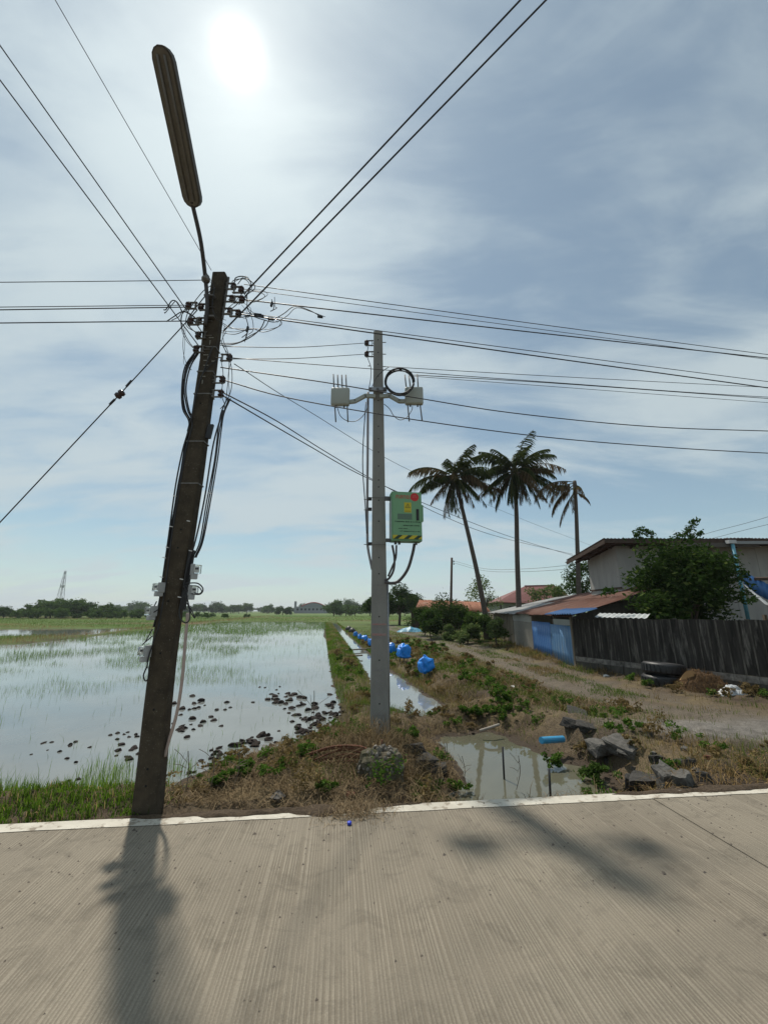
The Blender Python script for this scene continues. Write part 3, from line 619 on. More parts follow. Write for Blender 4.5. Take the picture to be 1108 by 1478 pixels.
for y, s_ in ((864, 'TSC'), (993, 'TSC')):
    p, _ = on2(y); p = p + Vector((0, -0.0015, 0)); text_mesh(s_, 0.10, 'stamped_mark', MT['print'], p2, p - OFF, sx=0.8)
    mb = MB()
    for x0, z0, a, b in ((0, .06, .18, .007), (0, -.06, .18, .007), (-.09, 0, .007, .12), (.09, 0, .007, .12)): mb.box(p + Vector((x0, 0, z0)), (a, 0.002, b))
    mb.build('stamped_frame', MT['print'], p2)
for y in (853, 845, 905, 920, 966, 974, 982, 1030, 1056):        # lines of print too small to read
    p, _ = on2(y); x0 = -0.08 + rnd.uniform(0, .01); mb = MB()
    while x0 < 0.07:
        w = rnd.uniform(0.008, 0.02); mb.box(p + Vector((x0, -0.001, 0)), (w, 0.002, 0.022)); x0 += w + 0.006
    o_ = mb.build('print_line', MT['print'], p2); o_['kind'] = 'stuff'
for y, h in ((901, 0.022), (915.5, 0.03)):
    p, _ = on2(y); MB().box(p + Vector((0, -0.0015, 0)), (0.20, 0.003, h)).build('red_stripe', MT['redband'], p2)
for (x, y) in ((529, 495), (529, 511)):
    insulator(p2, x, y, 5.98, -1, 1.1)
for y in (494, 511, 529): MB().tube([A(551, y, 6.0), A(557, y, 6.0)], 0.007, 6).build('bolt', MT['band'], p2)
MB().tube([A(535, 528, 6.0), A(531, 528, 6.0)], 0.007, 6).build('bolt', MT['band'], p2)
MB().tube(smooth_path([A(531, 566, 5.97), A(530.5, 650, 5.97), A(530, 715, 5.97), A(530, 772, 5.97), A(531, 792, 5.97), A(537, 822, 5.96)]), 0.019, 8).build('conduit', pm('grey_pvc', (0.24, 0.23, 0.24), rough=0.5), p2, True)
MB().tube(smooth_path([A(528, 580, 5.95), A(524, 640, 5.95), A(523.5, 680, 5.95), A(527, 730, 5.95), A(529, 770, 5.95)]), 0.008, 5).build('cable', MT['wire'], p2, True)
MB().tube([A(558.5, 838, 5.98), A(560, 960, 5.98), A(561, 1062, 5.98)], 0.021, 8).build('conduit', MT['steel'], p2, True)
for y in (720, 735, 785):
    MB().box(A(534, y, 5.95), (0.05, 0.05, 0.045)).build('pipe_clamp', MT['black'], p2, bevel=0.004)
    MB().tube([A(525, y + 1, 5.95), A(534, y + 1, 5.95)], 0.006, 6).build('bolt', MT['band'], p2)
for y in (718, 786): MB().box(A(545, y, 5.89), (0.235, 0.004, 0.01)).build('steel_band', MT['band'], p2)
MB().box(A(545.5, 562, 5.87), (0.29, 0.05, 0.06)).build('clamp_plate', MT['steel'], p2, bevel=0.004)
for x in (534, 545, 555): MB().box(A(x, 562, 5.83), (0.045, 0.03, 0.045)).build('clamp_bolt', MT['abs_dark'], p2, bevel=0.004)
MB().tube(smooth_path([A(531, 500, 5.96), A(530, 514, 5.96), A(535, 530, 5.9), A(535, 545, 5.9), A(532, 562, 5.9)]), 0.006, 5).build('cable', MT['wire'], p2, True)
MB().tube(smooth_path([A(537, 558, 5.86), A(543, 545, 5.86), A(553, 535, 5.86), A(562, 529, 5.9)]), 0.006, 5).build('cable', MT['wire'], p2, True)

# antenna units
def antenna(label, box, ups, downs, arm, cab):
    x0, y0, x1, y1 = box; Y = 5.86; c = A((x0 + x1) / 2, (y0 + y1) / 2, Y)
    t_ = thing('antenna_unit', label, 'antenna', c, 'antennas on the newer pole')
    w = (A(x1, y1, Y) - A(x0, y1, Y)).x; h = (A(x0, y0, Y) - A(x0, y1, Y)).z
    h_ = MB().box(c, (w, 0.09, h)).build('housing', MT['abs'], t_, True, bevel=0.03)
    for x in (x0 + 8, x1 - 8): MB().lathe(A(x, y1 + 1.5, Y), [(0.014, -.015), (0.014, .02)], 8).build('gland', MT['abs_dark'], h_)
    for (xa, ya, xb, yb) in ups + downs: MB().tube([A(xa, ya, Y), A(xb, yb, Y)], 0.0105, 8).build('aerial', pm('grey_aerial', (0.13, 0.13, 0.13), rough=0.5), t_, True)
    P = [A(x, y, 5.87) for x, y in arm]; mb = MB()
    for a, b in zip(P[:-1], P[1:]):
        d = (b - a); n_ = Vector((0, 1, 0)); q_ = d.normalized().cross(n_) * 0.028
        mb.prism([a - q_ - d.normalized() * .006, b - q_ + d.normalized() * .006, b + q_ + d.normalized() * .006, a + q_ - d.normalized() * .006], n_ * 0.05)
    mb.build('arm', MT['abs'], t_)
    MB().tube(pline(cab, 5.84), 0.006, 5).build('cable', MT['wire'], t_, True)
antenna('pale antenna box on the arm reaching out over the paddy side', (477.5, 560.5, 504.5, 585.5), [(481, 540, 482, 562), (487, 541, 488, 562), (493, 541, 494, 562), (499, 541, 500, 562)], [(483, 585, 484.5, 609), (501, 585, 502, 609)],
        [(504, 579, 5), (513, 578, 5), (527, 570, 5), (545, 571, 5)][:4] and [(504, 579), (512, 578), (527, 570), (541, 571)], [(487, 589), (491, 600), (500, 607), (512, 608), (522, 602), (529, 591), (531, 578)])
antenna('pale antenna box on the arm behind the coiled black cable', (584, 559.5, 610.5, 584), [(584, 541, 586.5, 562), (590, 542, 592.5, 562), (602, 540, 603.5, 562)], [(588, 583, 590.5, 608), (606, 583, 609, 607)],
        [(548, 571), (562, 570), (576, 578), (585, 578)], [(554, 583), (562, 590), (568, 600), (577, 606), (587, 602), (594, 592), (595, 586)])
mb = MB(); cc = A(576.5, 551, 5.74)
pts = []
for k in range(7):
    for j in range(28):
        a = 2 * math.pi * j / 28; r_ = 0.226 + 0.012 * math.sin(k * 2.1) + 0.004 * math.sin(a * 3 + k)
        pts.append(cc + Vector((r_ * math.cos(a), -0.02 * math.cos(k * 1.7) + 0.006 * k - .02, r_ * math.sin(a))))
mb.tube(pts, 0.0085, 6)
coil = one(mb, 'cable_coil', MT['wire'], 'black cable wound into a hanging ring beside the antenna arm', 'cable coil', base=cc - Vector((0, 0, 0.24)), smooth=True)
for a in (0.2, 1.5, 3.2, 4.9):
    MB().box(cc + Vector((0.226 * math.cos(a), 0, 0.226 * math.sin(a))), (0.045, 0.06, 0.02), (0, -a + math.pi / 2, 0)).build('tape_wrap', MT['black'], coil)

# green cabinet
CW, CHt, CD = 0.445, 0.735, 0.20
cl = A(585, 747, 5.80); cab = thing('equipment_cabinet', 'pale green metal cabinet with red lettering and hazard stripes on the newer pole', 'cabinet', cl - Vector((0, 0, 0)), rotz=R(9))
MT['green'] = pm('pale_green_powder_coat', (0.17, 0.36, 0.19), (0.155, 0.33, 0.175), 3, rough=0.42)
MT['sheen_side'] = pm('side_sheen_tint', (0.42, 0.50, 0.47), rough=0.35, metal=0.2)  # whitish reflection on the cabinet's side, put into the panel colour
def cb(c, s, name, mat, parent=cab, bevel=0.0): return MB().box(c, s).build(name, mat, parent, bevel=bevel, local=True)
cb((0, 0.0, 0), (CW, CD, CHt), 'body', MT['green'], bevel=0.006)
cb((-CW / 2 - 0.004, 0.0, -0.05), (0.006, CD - 0.03, CHt - 0.16), 'side_panel', MT['sheen_side'])
door = cb((0.004, -CD / 2 - 0.009, 0.008), (CW - 0.016, 0.016, CHt - 0.03), 'door', MT['green'], bevel=0.004)
yf = -CD / 2 - 0.018
cb((0.155, yf - 0.004, 0.02), (0.040, 0.012, 0.17), 'handle', MT['black'], door, bevel=0.004)
cb((CW / 2 + 0.014, -0.03, 0.055), (0.028, 0.12, 0.25), 'side_box', MT['green'], bevel=0.004)
MT['red'] = pm('red_print', (0.55, 0.02, 0.02), rough=0.5)
MT['yellow'] = pm('yellow_print', (0.55, 0.45, 0.02), rough=0.5)
MT['ink'] = pm('dark_print', (0.02, 0.05, 0.025), rough=0.6)
MT['greypanel'] = pm('grey_green_label', (0.10, 0.17, 0.12), rough=0.5)
text_mesh('\u0e01\u0e2a\u0e17\u0e0a.', 0.095, 'lettering', MT['red'], door, (-0.055, yf - 0.001, 0.285), sx=0.95)
rc = MB().lathe((0.115, yf, 0.285), [(0.062, -0.001), (0.062, 0.0015)], 28, (0, -1, 0)).build('round_emblem', MT['red'], door, local=True)
mr_ = pm('emblem_lines', (0.62, 0.22, 0.18), rough=0.5)
for k in range(3):
    MB().tube([(0.115 + 0.04 * math.cos(a), yf - 0.002, 0.262 + 0.014 * k + 0.022 * math.sin(a)) for a in [0.5 + 0.21 * j for j in range(11)]], 0.002, 4).build('emblem_line', mr_, rc, local=True)
wl = cb((0.01, yf, 0.125), (0.105, 0.002, 0.15), 'warning_label', MT['yellow'], door)
tri = [(0.045 * math.cos(a) + 0.01, yf - 0.0015, 0.045 * math.sin(a) + 0.14) for a in (math.pi / 2, math.pi * 7 / 6, math.pi * 11 / 6)]
tr2 = [(0.033 * math.cos(a) + 0.01, yf - 0.0025, 0.033 * math.sin(a) + 0.14) for a in (math.pi / 2, math.pi * 7 / 6, math.pi * 11 / 6)]
MB().prism(tri, (0, -0.001, 0)).build('triangle', MT['ink'], wl, local=True); MB().prism(tr2, (0, -0.001, 0)).build('triangle_field', MT['yellow'], wl, local=True)
MB().prism([(0.012, yf - .0045, .16), (0.002, yf - .0045, .137), (0.010, yf - .0045, .139), (0.006, yf - .0045, .122), (0.018, yf - .0045, .144), (0.010, yf - .0045, .142)], (0, -.001, 0)).build('bolt_sign', MT['ink'], wl, local=True)
cb((0.01, yf - 0.001, 0.068), (0.085, 0.001, 0.012), 'warning_text', pm('olive_print', (0.28, 0.22, 0.02), rough=0.6), wl)
cb((-0.035, yf, -0.015), (0.215, 0.002, 0.085), 'grey_label', MT['greypanel'], door)
for k, (z, x0, x1) in enumerate(((-0.09, -0.18, 0.19), (-0.145, -0.06, 0.17), (-0.19, -0.13, 0.0), (-0.23, -0.11, 0.17))):
    mb = MB(); x = x0; hh = 0.018 if k < 2 else 0.014
    while x < x1:
        w = rnd.uniform(0.008, 0.02); mb.box((x + w / 2, yf - 0.0005, z + rnd.uniform(-.002, .002)), (w, 0.001, hh * rnd.uniform(.6, 1))); x += w + rnd.choice((0.004, 0.004, 0.012))
    o_ = mb.build('print_line', MT['ink'], door, local=True); o_['kind'] = 'stuff'
st = cb((0, yf, -0.315), (CW - 0.02, 0.0016, 0.055), 'hazard_strip', MT['yellow'], door)
for k in range(3):
    x = -0.125 + k * 0.145; MB().prism([(x - 0.075, yf - 0.001, -0.342), (x - 0.01, yf - 0.001, -0.342), (x + 0.055, yf - 0.001, -0.288), (x - 0.01, yf - 0.001, -0.288)], (0, -0.001, 0)).build('stripe', MT['ink'], st, local=True)
for x in (-0.155, -0.10, 0.15): MB().lathe((x, -0.01, -CHt / 2 - 0.02), [(0.02, -.02), (0.02, .02)], 10).build('cable_gland', MT['abs_dark'], cab, local=True)
cb((-CW / 2 - 0.045, 0.02, 0.285), (0.085, 0.05, 0.06), 'mounting_lug', MT['abs_dark'], bevel=0.004); cb((-CW / 2 - 0.03, 0.02, -0.345), (0.075, 0.05, 0.05), 'mounting_lug', MT['abs_dark'], bevel=0.004)
hose = pm('dark_corrugated_hose', (0.07, 0.062, 0.062), rough=0.6)
for pp, r in (([(566, 787), (569, 805), (568, 822), (562, 834), (555, 838)], .016), ([(572, 787), (571, 805), (566, 818), (560, 832)], .014), ([(598, 785), (595, 800), (588, 822), (576, 838), (565, 842), (555, 840)], .022)):
    MB().tube(pline(pp, 5.86, per=8), r, 8).build('hose', hose, cab, True).parent = cab
for o_ in [c for c in cab.children if c.name.startswith('hose')]:
    o_.matrix_parent_inverse = Matrix.Rotation(-R(9), 4, 'Z')

# ------------------------------------------------------------------ overhead wires
def wire(label, pts, r=0.007, sag=0.0, ext=1.0, group=None, cat='overhead wire', name='overhead_wire', n=24):
    P = [Vector(p) for p in pts]
    if len(P) == 2:
        a, b = P; b = a + (b - a) * ext; Q_ = []
        for k in range(n + 1):
            t = k / n; q_ = a.lerp(b, t); q_.z -= sag * 4 * t * (1 - t) * 1.0; Q_.append(q_)
    else: Q_ = smooth_path(P, 8)
    mb = MB(); mb.tube(Q_, r, 5)
    return one(mb, name, MT['wire'], label, cat, group, base=Q_[0], smooth=True)
H1 = 3.76
GW = 'wires fanning out from the old pole'
wire('upper of two thick black wires crossing over the road from the old pole', [A(352, 424, H1), A(750, 0, 2.35)], .0085, 0, 1.8, GW)
wire('lower of two thick black wires crossing over the road from the old pole', [A(322, 478, H1), A(787, 0, 2.35)], .0085, 0, 1.8, GW)
wire('thin wire passing behind the lamp arm and over the road', [A(305, 390, H1), A(80, 0, 2.2)], .0035, 0, 1.8, GW)
wire('wire from the top rack of the old pole slanting back over the road', [A(297, 487, H1), A(0, 65, 2.4)], .0055, 0, 1.8, GW)
wire('wire from the lower rack of the old pole slanting back over the road', [A(289, 502, H1), A(0, 115, 2.4)], .0055, 0, 1.8, GW)
wire('thin topmost wire running level beside the road from the lamp arm', [A(295, 404, H1), A(0, 406, 3.35)], .004, 0.01, 2.5, GW)
wire('pale thin wire of the level pair beside the road', [A(288, 440, H1), A(0, 443, 3.35)], .004, 0.0, 2.5, GW)
wire('heavier wire of the level pair beside the road', [A(272, 443, 3.68), A(0, 447, 3.30)], .0055, 0.0, 2.5, GW)
wire('lowest level wire beside the road, under the pair', [A(284, 463, 3.68), A(0, 466, 3.30)], .0055, 0.0, 2.5, GW)
guy = wire('stay wire with an egg insulator slanting down from the old pole to the ground', [A(285, 447, 3.80), A(172, 570, 3.84), A(0, 754, 3.9), A(-160, 925, 3.95), A(-330, 1105, 4.0)], .006, name='stay_wire', cat='stay wire')
def childworld(mb, name, mat, par, smooth=False): return mb.build(name, mat, par, smooth)
childworld(MB().lathe(A(173, 569, 3.84), [(0.012, -.05), (0.034, -.04), (0.038, -.012), (0.026, 0), (0.038, .012), (0.034, .04), (0.012, .05)], 10, (0.7, 0, 0.72)), 'egg_insulator', MT['brown_ins'], guy, True)
childworld(MB().tube([A(182, 558, 3.84), A(190, 549, 3.84)], 0.012, 6), 'grip', MT['wire'], guy); childworld(MB().tube([A(158, 584, 3.84), A(166, 576, 3.84)], 0.012, 6), 'grip', MT['wire'], guy)
for lab, a, b, Y, r in (('topmost wire of the bunch leading from the old pole along the road', (352, 410), (1108, 509), 5.0, .0045), ('second wire down leading along the road above the newer pole', (352, 417), (1108, 516), 5.0, .0035),
        ('third thick wire leading along the road, passing over the tip of the newer pole', (349, 432), (1108, 514), 5.05, .007), ('fourth thin wire leading along the road, drooping across the open sky', (344, 450), (1108, 548), 5.05, .0045),
        ('fifth thick wire crossing just over the tip of the newer pole', (345, 453), (1108, 557), 5.05, .0075)):
    wire(lab, [A(*a, 3.72), A(*b, Y)], r, 0.03, 2.2, GW)
wire('slim wire crossing the newer pole below its top insulators', [A(330, 516, H1), A(545, 533, 4.35), A(800, 552, 4.8), A(1108, 573, 5.4), A(1500, 590, 6.2)], .0045, group=GW)
wire('cable crossing the newer pole at the antenna clamp', [A(318, 530, H1), A(470, 552, 4.1), A(600, 574, 4.35), A(740, 596, 4.6), A(930, 615, 4.85), A(1108, 622, 5.1), A(1500, 632, 5.7)], .0065, group=GW)
wire('cable crossing the newer pole just under the antenna arms', [A(321, 548, H1), A(420, 575, 4.0), A(600, 606, 4.35), A(780, 630, 4.65), A(940, 644, 4.9), A(1108, 654, 5.1), A(1500, 672, 5.7)], .0065, group=GW)
wire('top supply wire strung between the two concrete poles', [A(322, 500, H1), A(430, 501, 4.85), A(527, 495, 5.95)], .005, group='wires between the two poles')
wire('lower supply wire strung between the two concrete poles', [A(331, 518, H1), A(430, 517, 4.85), A(527, 511, 5.95)], .005, group='wires between the two poles')
wire('upper service wire dropping from the old pole to the house gable', [A(321, 566, H1), A(400, 608, 5.0), A(470, 652, 6.5), A(545, 696, 8.2), A(640, 745, 11), A(720, 775, 14), A(826, 800, 19.5)], .008, group='service wires to the house')
wire('lower service wire dropping from the old pole to the house gable', [A(320, 570, H1), A(440, 640, 5.6), A(530, 690, 7.4), A(640, 738, 10.4), A(740, 776, 14), A(830, 803, 19.8)], .008, group='service wires to the house')
wire('hair thin line dropping from the old pole behind the palms to the house', [A(338, 525, H1), A(440, 590, 5.5), A(600, 683, 9.5), A(760, 752, 16), A(852, 787, 20)], .005, group='service wires to the house')
wire('upper cable leaving the coil of the newer pole along the road', [A(557, 529, 5.98), A(800, 543, 6.6), A(1108, 559, 7.4), A(1500, 578, 8.4)], .0055, group='cables leaving the newer pole')
wire('middle cable leaving the coil of the newer pole along the road', [A(597, 541, 5.8), A(800, 553, 6.4), A(1108, 575, 7.2), A(1500, 602, 8.4)], .0065, group='cables leaving the newer pole')
wire('lowest cable leaving the coil of the newer pole along the road', [A(597, 543, 5.8), A(800, 558, 6.4), A(1108, 581, 7.2), A(1500, 610, 8.4)], .0045, group='cables leaving the newer pole')
wire('upper wire rising behind the house roof', [A(940, 795, 21), A(1020, 770, 17), A(1108, 746, 14), A(1400, 655, 10)], .008, group='wires behind the house')
wire('lower wire rising behind the house roof', [A(960, 795, 21), A(1040, 774, 17), A(1108, 757, 14), A(1400, 690, 10)], .008, group='wires behind the house')
wire('upper line from the plain dark post towards the red roofed house', [A(653, 809, 38), A(700, 821, 34), A(760, 821, 29), A(830, 815, 25)], .012, group='lines from the dark post')
wire('lower line from the plain dark post towards the red roofed house', [A(653, 812, 38), A(700, 824, 34), A(760, 825, 29), A(830, 821, 25)], .012, group='lines from the dark post')

# ------------------------------------------------------------------ buildings on the right
ZG = -0.28
def corr(p0, u, v, waves, amp, nv=2, wob=0.0, seed=0, per=6):
    """corrugated sheet: u across the waves, v along them"""
    p0, u, v = Vector(p0), Vector(u), Vector(v); n_ = u.cross(v).normalized(); r_ = random.Random(seed); mb = MB(); nu = waves * per
    vs = []
    w = [[r_.uniform(-wob, wob) for _ in range(5)] for _ in range(nv + 1)]
    for j in range(nv + 1):
        for i in range(nu + 1):
            s = i / nu; k = s * 4; a = int(min(k, 3)); wz = w[j][a] * (1 - (k - a)) + w[j][a + 1] * (k - a)
            vs.append(p0 + u * s + v * (j / nv) + n_ * (amp * math.cos(2 * math.pi * s * waves) + wz))
    K = len(vs); vs += [q_ - n_ * 0.004 for q_ in vs]
    fs = []
    for j in range(nv):
        for i in range(nu):
            a = j * (nu + 1) + i; fs.append((a, a + 1, a + nu + 2, a + nu + 1)); fs.append((K + a, K + a + nu + 1, K + a + nu + 2, K + a + 1))
    for i in range(nu):
        a, b_ = i, nv * (nu + 1) + i; fs.append((a, K + a, K + a + 1, a + 1)); fs.append((b_, b_ + 1, K + b_ + 1, K + b_))
    return mb.add(vs, fs)
FB = 'black_stained_fence'
MT['fence'] = pm('mould_blackened_board', (0.014, 0.013, 0.012), (0.055, 0.05, 0.045), 9, rough=0.95, stretch=(1, 1, 0.12), c3=(0.20, 0.185, 0.165), s3=7, t3=(0.54, 0.72), bump=0.004, bscale=30, spec=0.15)
MT['fence_rib'] = pm('worn_board_edge', (0.13, 0.12, 0.105), (0.03, 0.028, 0.025), 10, rough=0.95, stretch=(1, 1, 0.25), spec=0.15)
MT['fence_band'] = pm('grey_plank_band', (0.26, 0.24, 0.215), (0.06, 0.055, 0.05), 6, rough=0.95, stretch=(1, 1, 1), spec=0.15)
MT['fence_low'] = pm('stained_cement_base', (0.05, 0.046, 0.04), (0.105, 0.096, 0.083), 6, rough=0.95, stretch=(1, 1, 0.4), spec=0.15)
fN, fF = G(1108, 1006, ZG), G(833, 966, ZG); fd = (fN - fF).normalized(); flen = (fN - fF).length; fn = Vector((fd.y, -fd.x, 0)); fn = fn if fn.y < 0 else -fn
fence = thing('board_fence', 'tall fence of mould blackened upright boards along the dirt track', 'fence', fF)
zt0, zt1 = A(833, 893, fF.y).z, A(1108, 895, fN.y).z
d_ = 0.0; k = 0; RZ = Matrix.Rotation(math.atan2(fd.y, fd.x), 3, 'Z')
while d_ < flen + 3.2:
    w = rnd.uniform(0.17, 0.25); t_ = (d_ + w / 2) / flen; zt = zt0 + (zt1 - zt0) * t_ + rnd.uniform(-0.012, 0.012); zb = 0.14 + rnd.uniform(-.01, .01)
    c = fF + fd * (d_ + w / 2); tilt = Matrix.Rotation(rnd.uniform(-0.012, 0.012), 3, fn)
    b_ = MB().box(Vector((c.x, c.y, (zt + zb) / 2)) + fn * rnd.uniform(0, .008), (w - 0.006, 0.018, zt - zb), tilt @ RZ).build('board', MT['fence'], fence)
    MB().box(Vector((c.x, c.y, (zt + zb) / 2)) + fd * (-w / 2 + 0.018) + fn * 0.018, (rnd.uniform(.022, .04), 0.016, zt - zb - rnd.uniform(0, .05)), tilt @ RZ).build('cover_strip', MT['fence_rib'], b_)
    MB().box(Vector((c.x, c.y, 0.055)) + fn * (0.02 + rnd.uniform(0, .006)), (w - 0.008, 0.02, 0.15), RZ).build('band_board', MT['fence_band'], fence)
    if k % 2 == 0: MB().box(Vector((c.x, c.y, -0.17)) + fd * w / 2 + fn * 0.005, (w * 2 - 0.03, 0.03, 0.29), RZ).build('base_panel', MT['fence_low'], fence)
    d_ += w; k += 1
for q_ in np.arange(0.05, flen + 3, 1.6): MB().box(fF + fd * q_ - fn * 0.05 + Vector((0, 0, 0.84)), (0.07, 0.07, 1.7), RZ).build('post', MT['fence_low'], fence)

# shed with a rusty roof
w0, w3 = G(831, 965, ZG), G(708, 917, ZG); wd = (w3 - w0).normalized(); wlen = (w3 - w0).length
shed = thing('shed', 'low shed of mixed planks and blue sheets under a rusty corrugated roof', 'shed', w0)
def wp(s, z): return w0 + wd * (s * wlen) + Vector((0, 0, z - ZG))
wn = Vector((wd.y, -wd.x, 0)); wn = wn if wn.x < 0 else -wn
sB, sC = 0.285, 0.52
MT['bluesheet'] = pm('blue_painted_sheet', (0.035, 0.125, 0.34), (0.05, 0.16, 0.38), 5, rough=0.5, stretch=(1, 1, 0.3), c3=(0.16, 0.22, 0.28), s3=4, t3=(0.58, 0.75))
MT['bluesheet2'] = pm('faded_blue_sheet', (0.06, 0.17, 0.34), (0.11, 0.21, 0.34), 6, rough=0.55, stretch=(1, 1, 0.2), c3=(0.22, 0.24, 0.24), s3=6, t3=(0.56, 0.7))
MT['plank'] = pm('weathered_grey_plank', (0.14, 0.115, 0.085), (0.22, 0.185, 0.14), 12, rough=0.95, stretch=(1, 1, 0.1), bump=0.003, spec=0.15)
MT['cementpanel'] = pm('grey_cement_panel', (0.20, 0.185, 0.155), (0.25, 0.23, 0.20), 4, rough=0.95, spec=0.2)
zt = 1.42
mid = 0.135
corr(wp(0.0, ZG - .05), wd * (mid * wlen), (0, 0, 1.42), 9, 0.022, 3, 0.012, 3).build('blue_sheet', MT['bluesheet2'], shed, True)
corr(wp(mid, ZG - .05) + wn * 0.02, wd * ((sB - mid) * wlen), (0, 0, 1.47), 10, 0.022, 3, 0.012, 4).build('blue_sheet', MT['bluesheet'], shed, True)
def slab_on(s0, s1, z0, z1, th=0.025, off=0.0):
    return MB().prism([wp(s0, z0) + wn * off, wp(s1, z0) + wn * off, wp(s1, z1) + wn * off, wp(s0, z1) + wn * off], -wn * th)
slab_on(sB + 0.006, sC - .004, ZG, 1.05).build('cement_panel', MT['cementpanel'], shed); slab_on(sB + 0.006, sC - .004, 1.06, zt + .05, off=.01).build('upper_board', pm('pale_board', (0.33, 0.32, 0.29), (0.26, 0.25, 0.22), 5, rough=0.9), shed)
s_ = sC; k = 0
while s_ < 1.0:
    w = rnd.uniform(0.012, 0.02) * 1.0
    slab_on(s_, min(s_ + w - 0.002, 1.0), ZG - .05, zt + rnd.uniform(-.03, .05), off=rnd.uniform(-.015, .02)).build('plank', MT['plank'], shed); s_ += w
slab_on(-0.004, 0.004, ZG, zt, 0.08, .02).build('corner_post', MT['plank'], shed); slab_on(sB - .004, sB + .004, ZG, zt, 0.08, .02).build('corner_post', MT['plank'], shed)
slab_on(0.0, 0.13, 1.30, 1.45, 0.02, -.03).build('dark_strip', MT['hole'], shed)  # near-black strip below the eave, set back behind the blue sheets
E0, E1, R1_, R0 = Vector((6.25, 13.9, 1.44)), Vector((7.95, 31.6, 1.48)), Vector((12.9, 31.4, 2.52)), Vector((10.6, 14.6, 2.66))
MB().prism([wp(1, ZG), wp(1, 1.4), Vector((12.5, 31.0, 2.3)), Vector((12.5, 31.0, ZG))], (0, .03, 0)).build('end_wall', MT['plank'], shed)
MB().prism([w0 + Vector((0, 0, 0)), w0 + Vector((0, 0, 1.65)), Vector((10.3, 14.7, 2.5)), Vector((10.3, 14.7, ZG))], (0, .03, 0)).build('end_wall', MT['fence_low'], shed)
MT['rustroof'] = pm('rusty_corrugated_iron', (0.07, 0.025, 0.015), (0.115, 0.048, 0.03), 3, rough=0.8, c3=(0.20, 0.14, 0.11), s3=2.2, t3=(0.55, 0.72), stretch=(0.35, 1.6, 1), spec=0.3)
MT['zinc'] = pm('dull_zinc_sheet', (0.17, 0.175, 0.175), (0.23, 0.235, 0.235), 3, rough=0.75, metal=0.1, c3=(0.2, 0.15, 0.12), s3=3, t3=(0.62, 0.78))
def bil(s, t): return (E0.lerp(E1, s)).lerp(R0.lerp(R1_, s), t)
ns = 17
for i in range(ns):
    s0, s1 = i / ns, (i + 1) / ns + 0.008
    for j, (t0, t1) in enumerate(((0.0, 0.56), (0.52, 1.0))):
        t0_ = t0 - (rnd.uniform(0, .03) if j == 0 else 0); a = bil(s0, t0_); b_ = bil(s1, t0_); c = bil(s0, t1); up_ = Vector((0, 0, 0.012 * (i % 2) + 0.02 * j + 0.012))
        zincy = s0 > 0.47 + 0.1 * j and j == 0 or (s0 > 0.62)
        corr(a + up_, b_ - a, c - a, 6, 0.016, 2, 0.012, i * 3 + j, 4).build('roof_sheet', MT['zinc'] if zincy else MT['rustroof'], shed, True)
MT['blueroof'] = pm('blue_roof_sheet', (0.035, 0.085, 0.20), (0.045, 0.11, 0.24), 5, rough=0.8, spec=.15)
a, b_, c = bil(-0.045, 0.0) + Vector((-.25, 0, .06)), bil(0.10, -0.02) + Vector((-.3, 0, .06)), bil(-0.04, 0.16) + Vector((0, 0, .06))
corr(a, b_ - a, c - a, 12, 0.022, 2, 0.01, 91, 5).build('blue_roof_sheet', MT['blueroof'], shed, True)
for s_ in (0.1, 0.3, 0.5, 0.7, 0.9): MB().tube([bil(s_, -.01) - Vector((0, 0, .05)), bil(s_, .99) - Vector((0, 0, .05))], 0.035, 4).build('rafter', MT['plank'], shed)
a = Vector((6.75, 13.3, 1.41)); corr(a, Vector((1.9, -.9, .03)), Vector((.5, 1.0, .22)), 10, 0.015, 1, 0, 5, 4)
one(corr(a, Vector((1.0, -1.05, -.02)), Vector((.5, .6, .12)), 10, 0.015, 1, 0, 5, 4), 'roofing_sheet', pm('pale_roofing_sheet', (0.5, 0.52, 0.52), (0.4, 0.42, 0.42), 4, rough=0.5), 'pale loose roofing sheet lying between the fence top and the blue roof edge', 'roofing sheet', base=a)

# the house behind the bush
house = thing('house', 'grey walled house with a brown overhanging sloping roof behind the leafy bush', 'house', (10, 17.2, ZG))
MT['hwall'] = pm('pale_grey_boarding', (0.37, 0.36, 0.335), (0.29, 0.285, 0.27), 3, rough=0.9, stretch=(1, 1, 0.25), spec=0.2)
MT['brown'] = pm('brown_timber', (0.055, 0.038, 0.03), (0.085, 0.06, 0.047), 8, rough=0.9, spec=0.2)
MT['hroof'] = pm('brown_roof_sheet', (0.11, 0.075, 0.06), (0.16, 0.12, 0.10), 5, rough=0.8)
hx, hy0, hy1, hx1 = 9.98, 17.2, 19.7, 23.0
rz = lambda y: 4.50 - (y - 16.4) * 0.125
k = 0; y = hy0
while y < hy1 - 0.01:                                               # upright boards of the side wall
    y2 = min(y + 0.35, hy1); MB().prism([(hx, y + .004, ZG), (hx, y2 - .004, ZG), (hx, y2 - .004, rz(y2) - .07), (hx, y + .004, rz(y) - .07)], (0.03, 0, 0)).build('wall_board', MT['hwall'], house); y = y2
x = hx
while x < hx1:
    x2 = min(x + 1.2, hx1)
    MB().box(((x + x2) / 2, hy0 + .015, (rz(hy0) - .07 + ZG) / 2), (x2 - x - .012, 0.03, rz(hy0) - .07 - ZG)).build('wall_panel', MT['hwall'], house); x = x2
MB().box(((hx + hx1) / 2, hy1, 1.7), (hx1 - hx, 0.03, 4.0)).build('wall_panel', MT['hwall'], house)
MB().box((hx - .01, (hy0 + hy1) / 2, 2.55), (0.06, hy1 - hy0 + .1, 0.07)).build('sill_beam', MT['brown'], house)
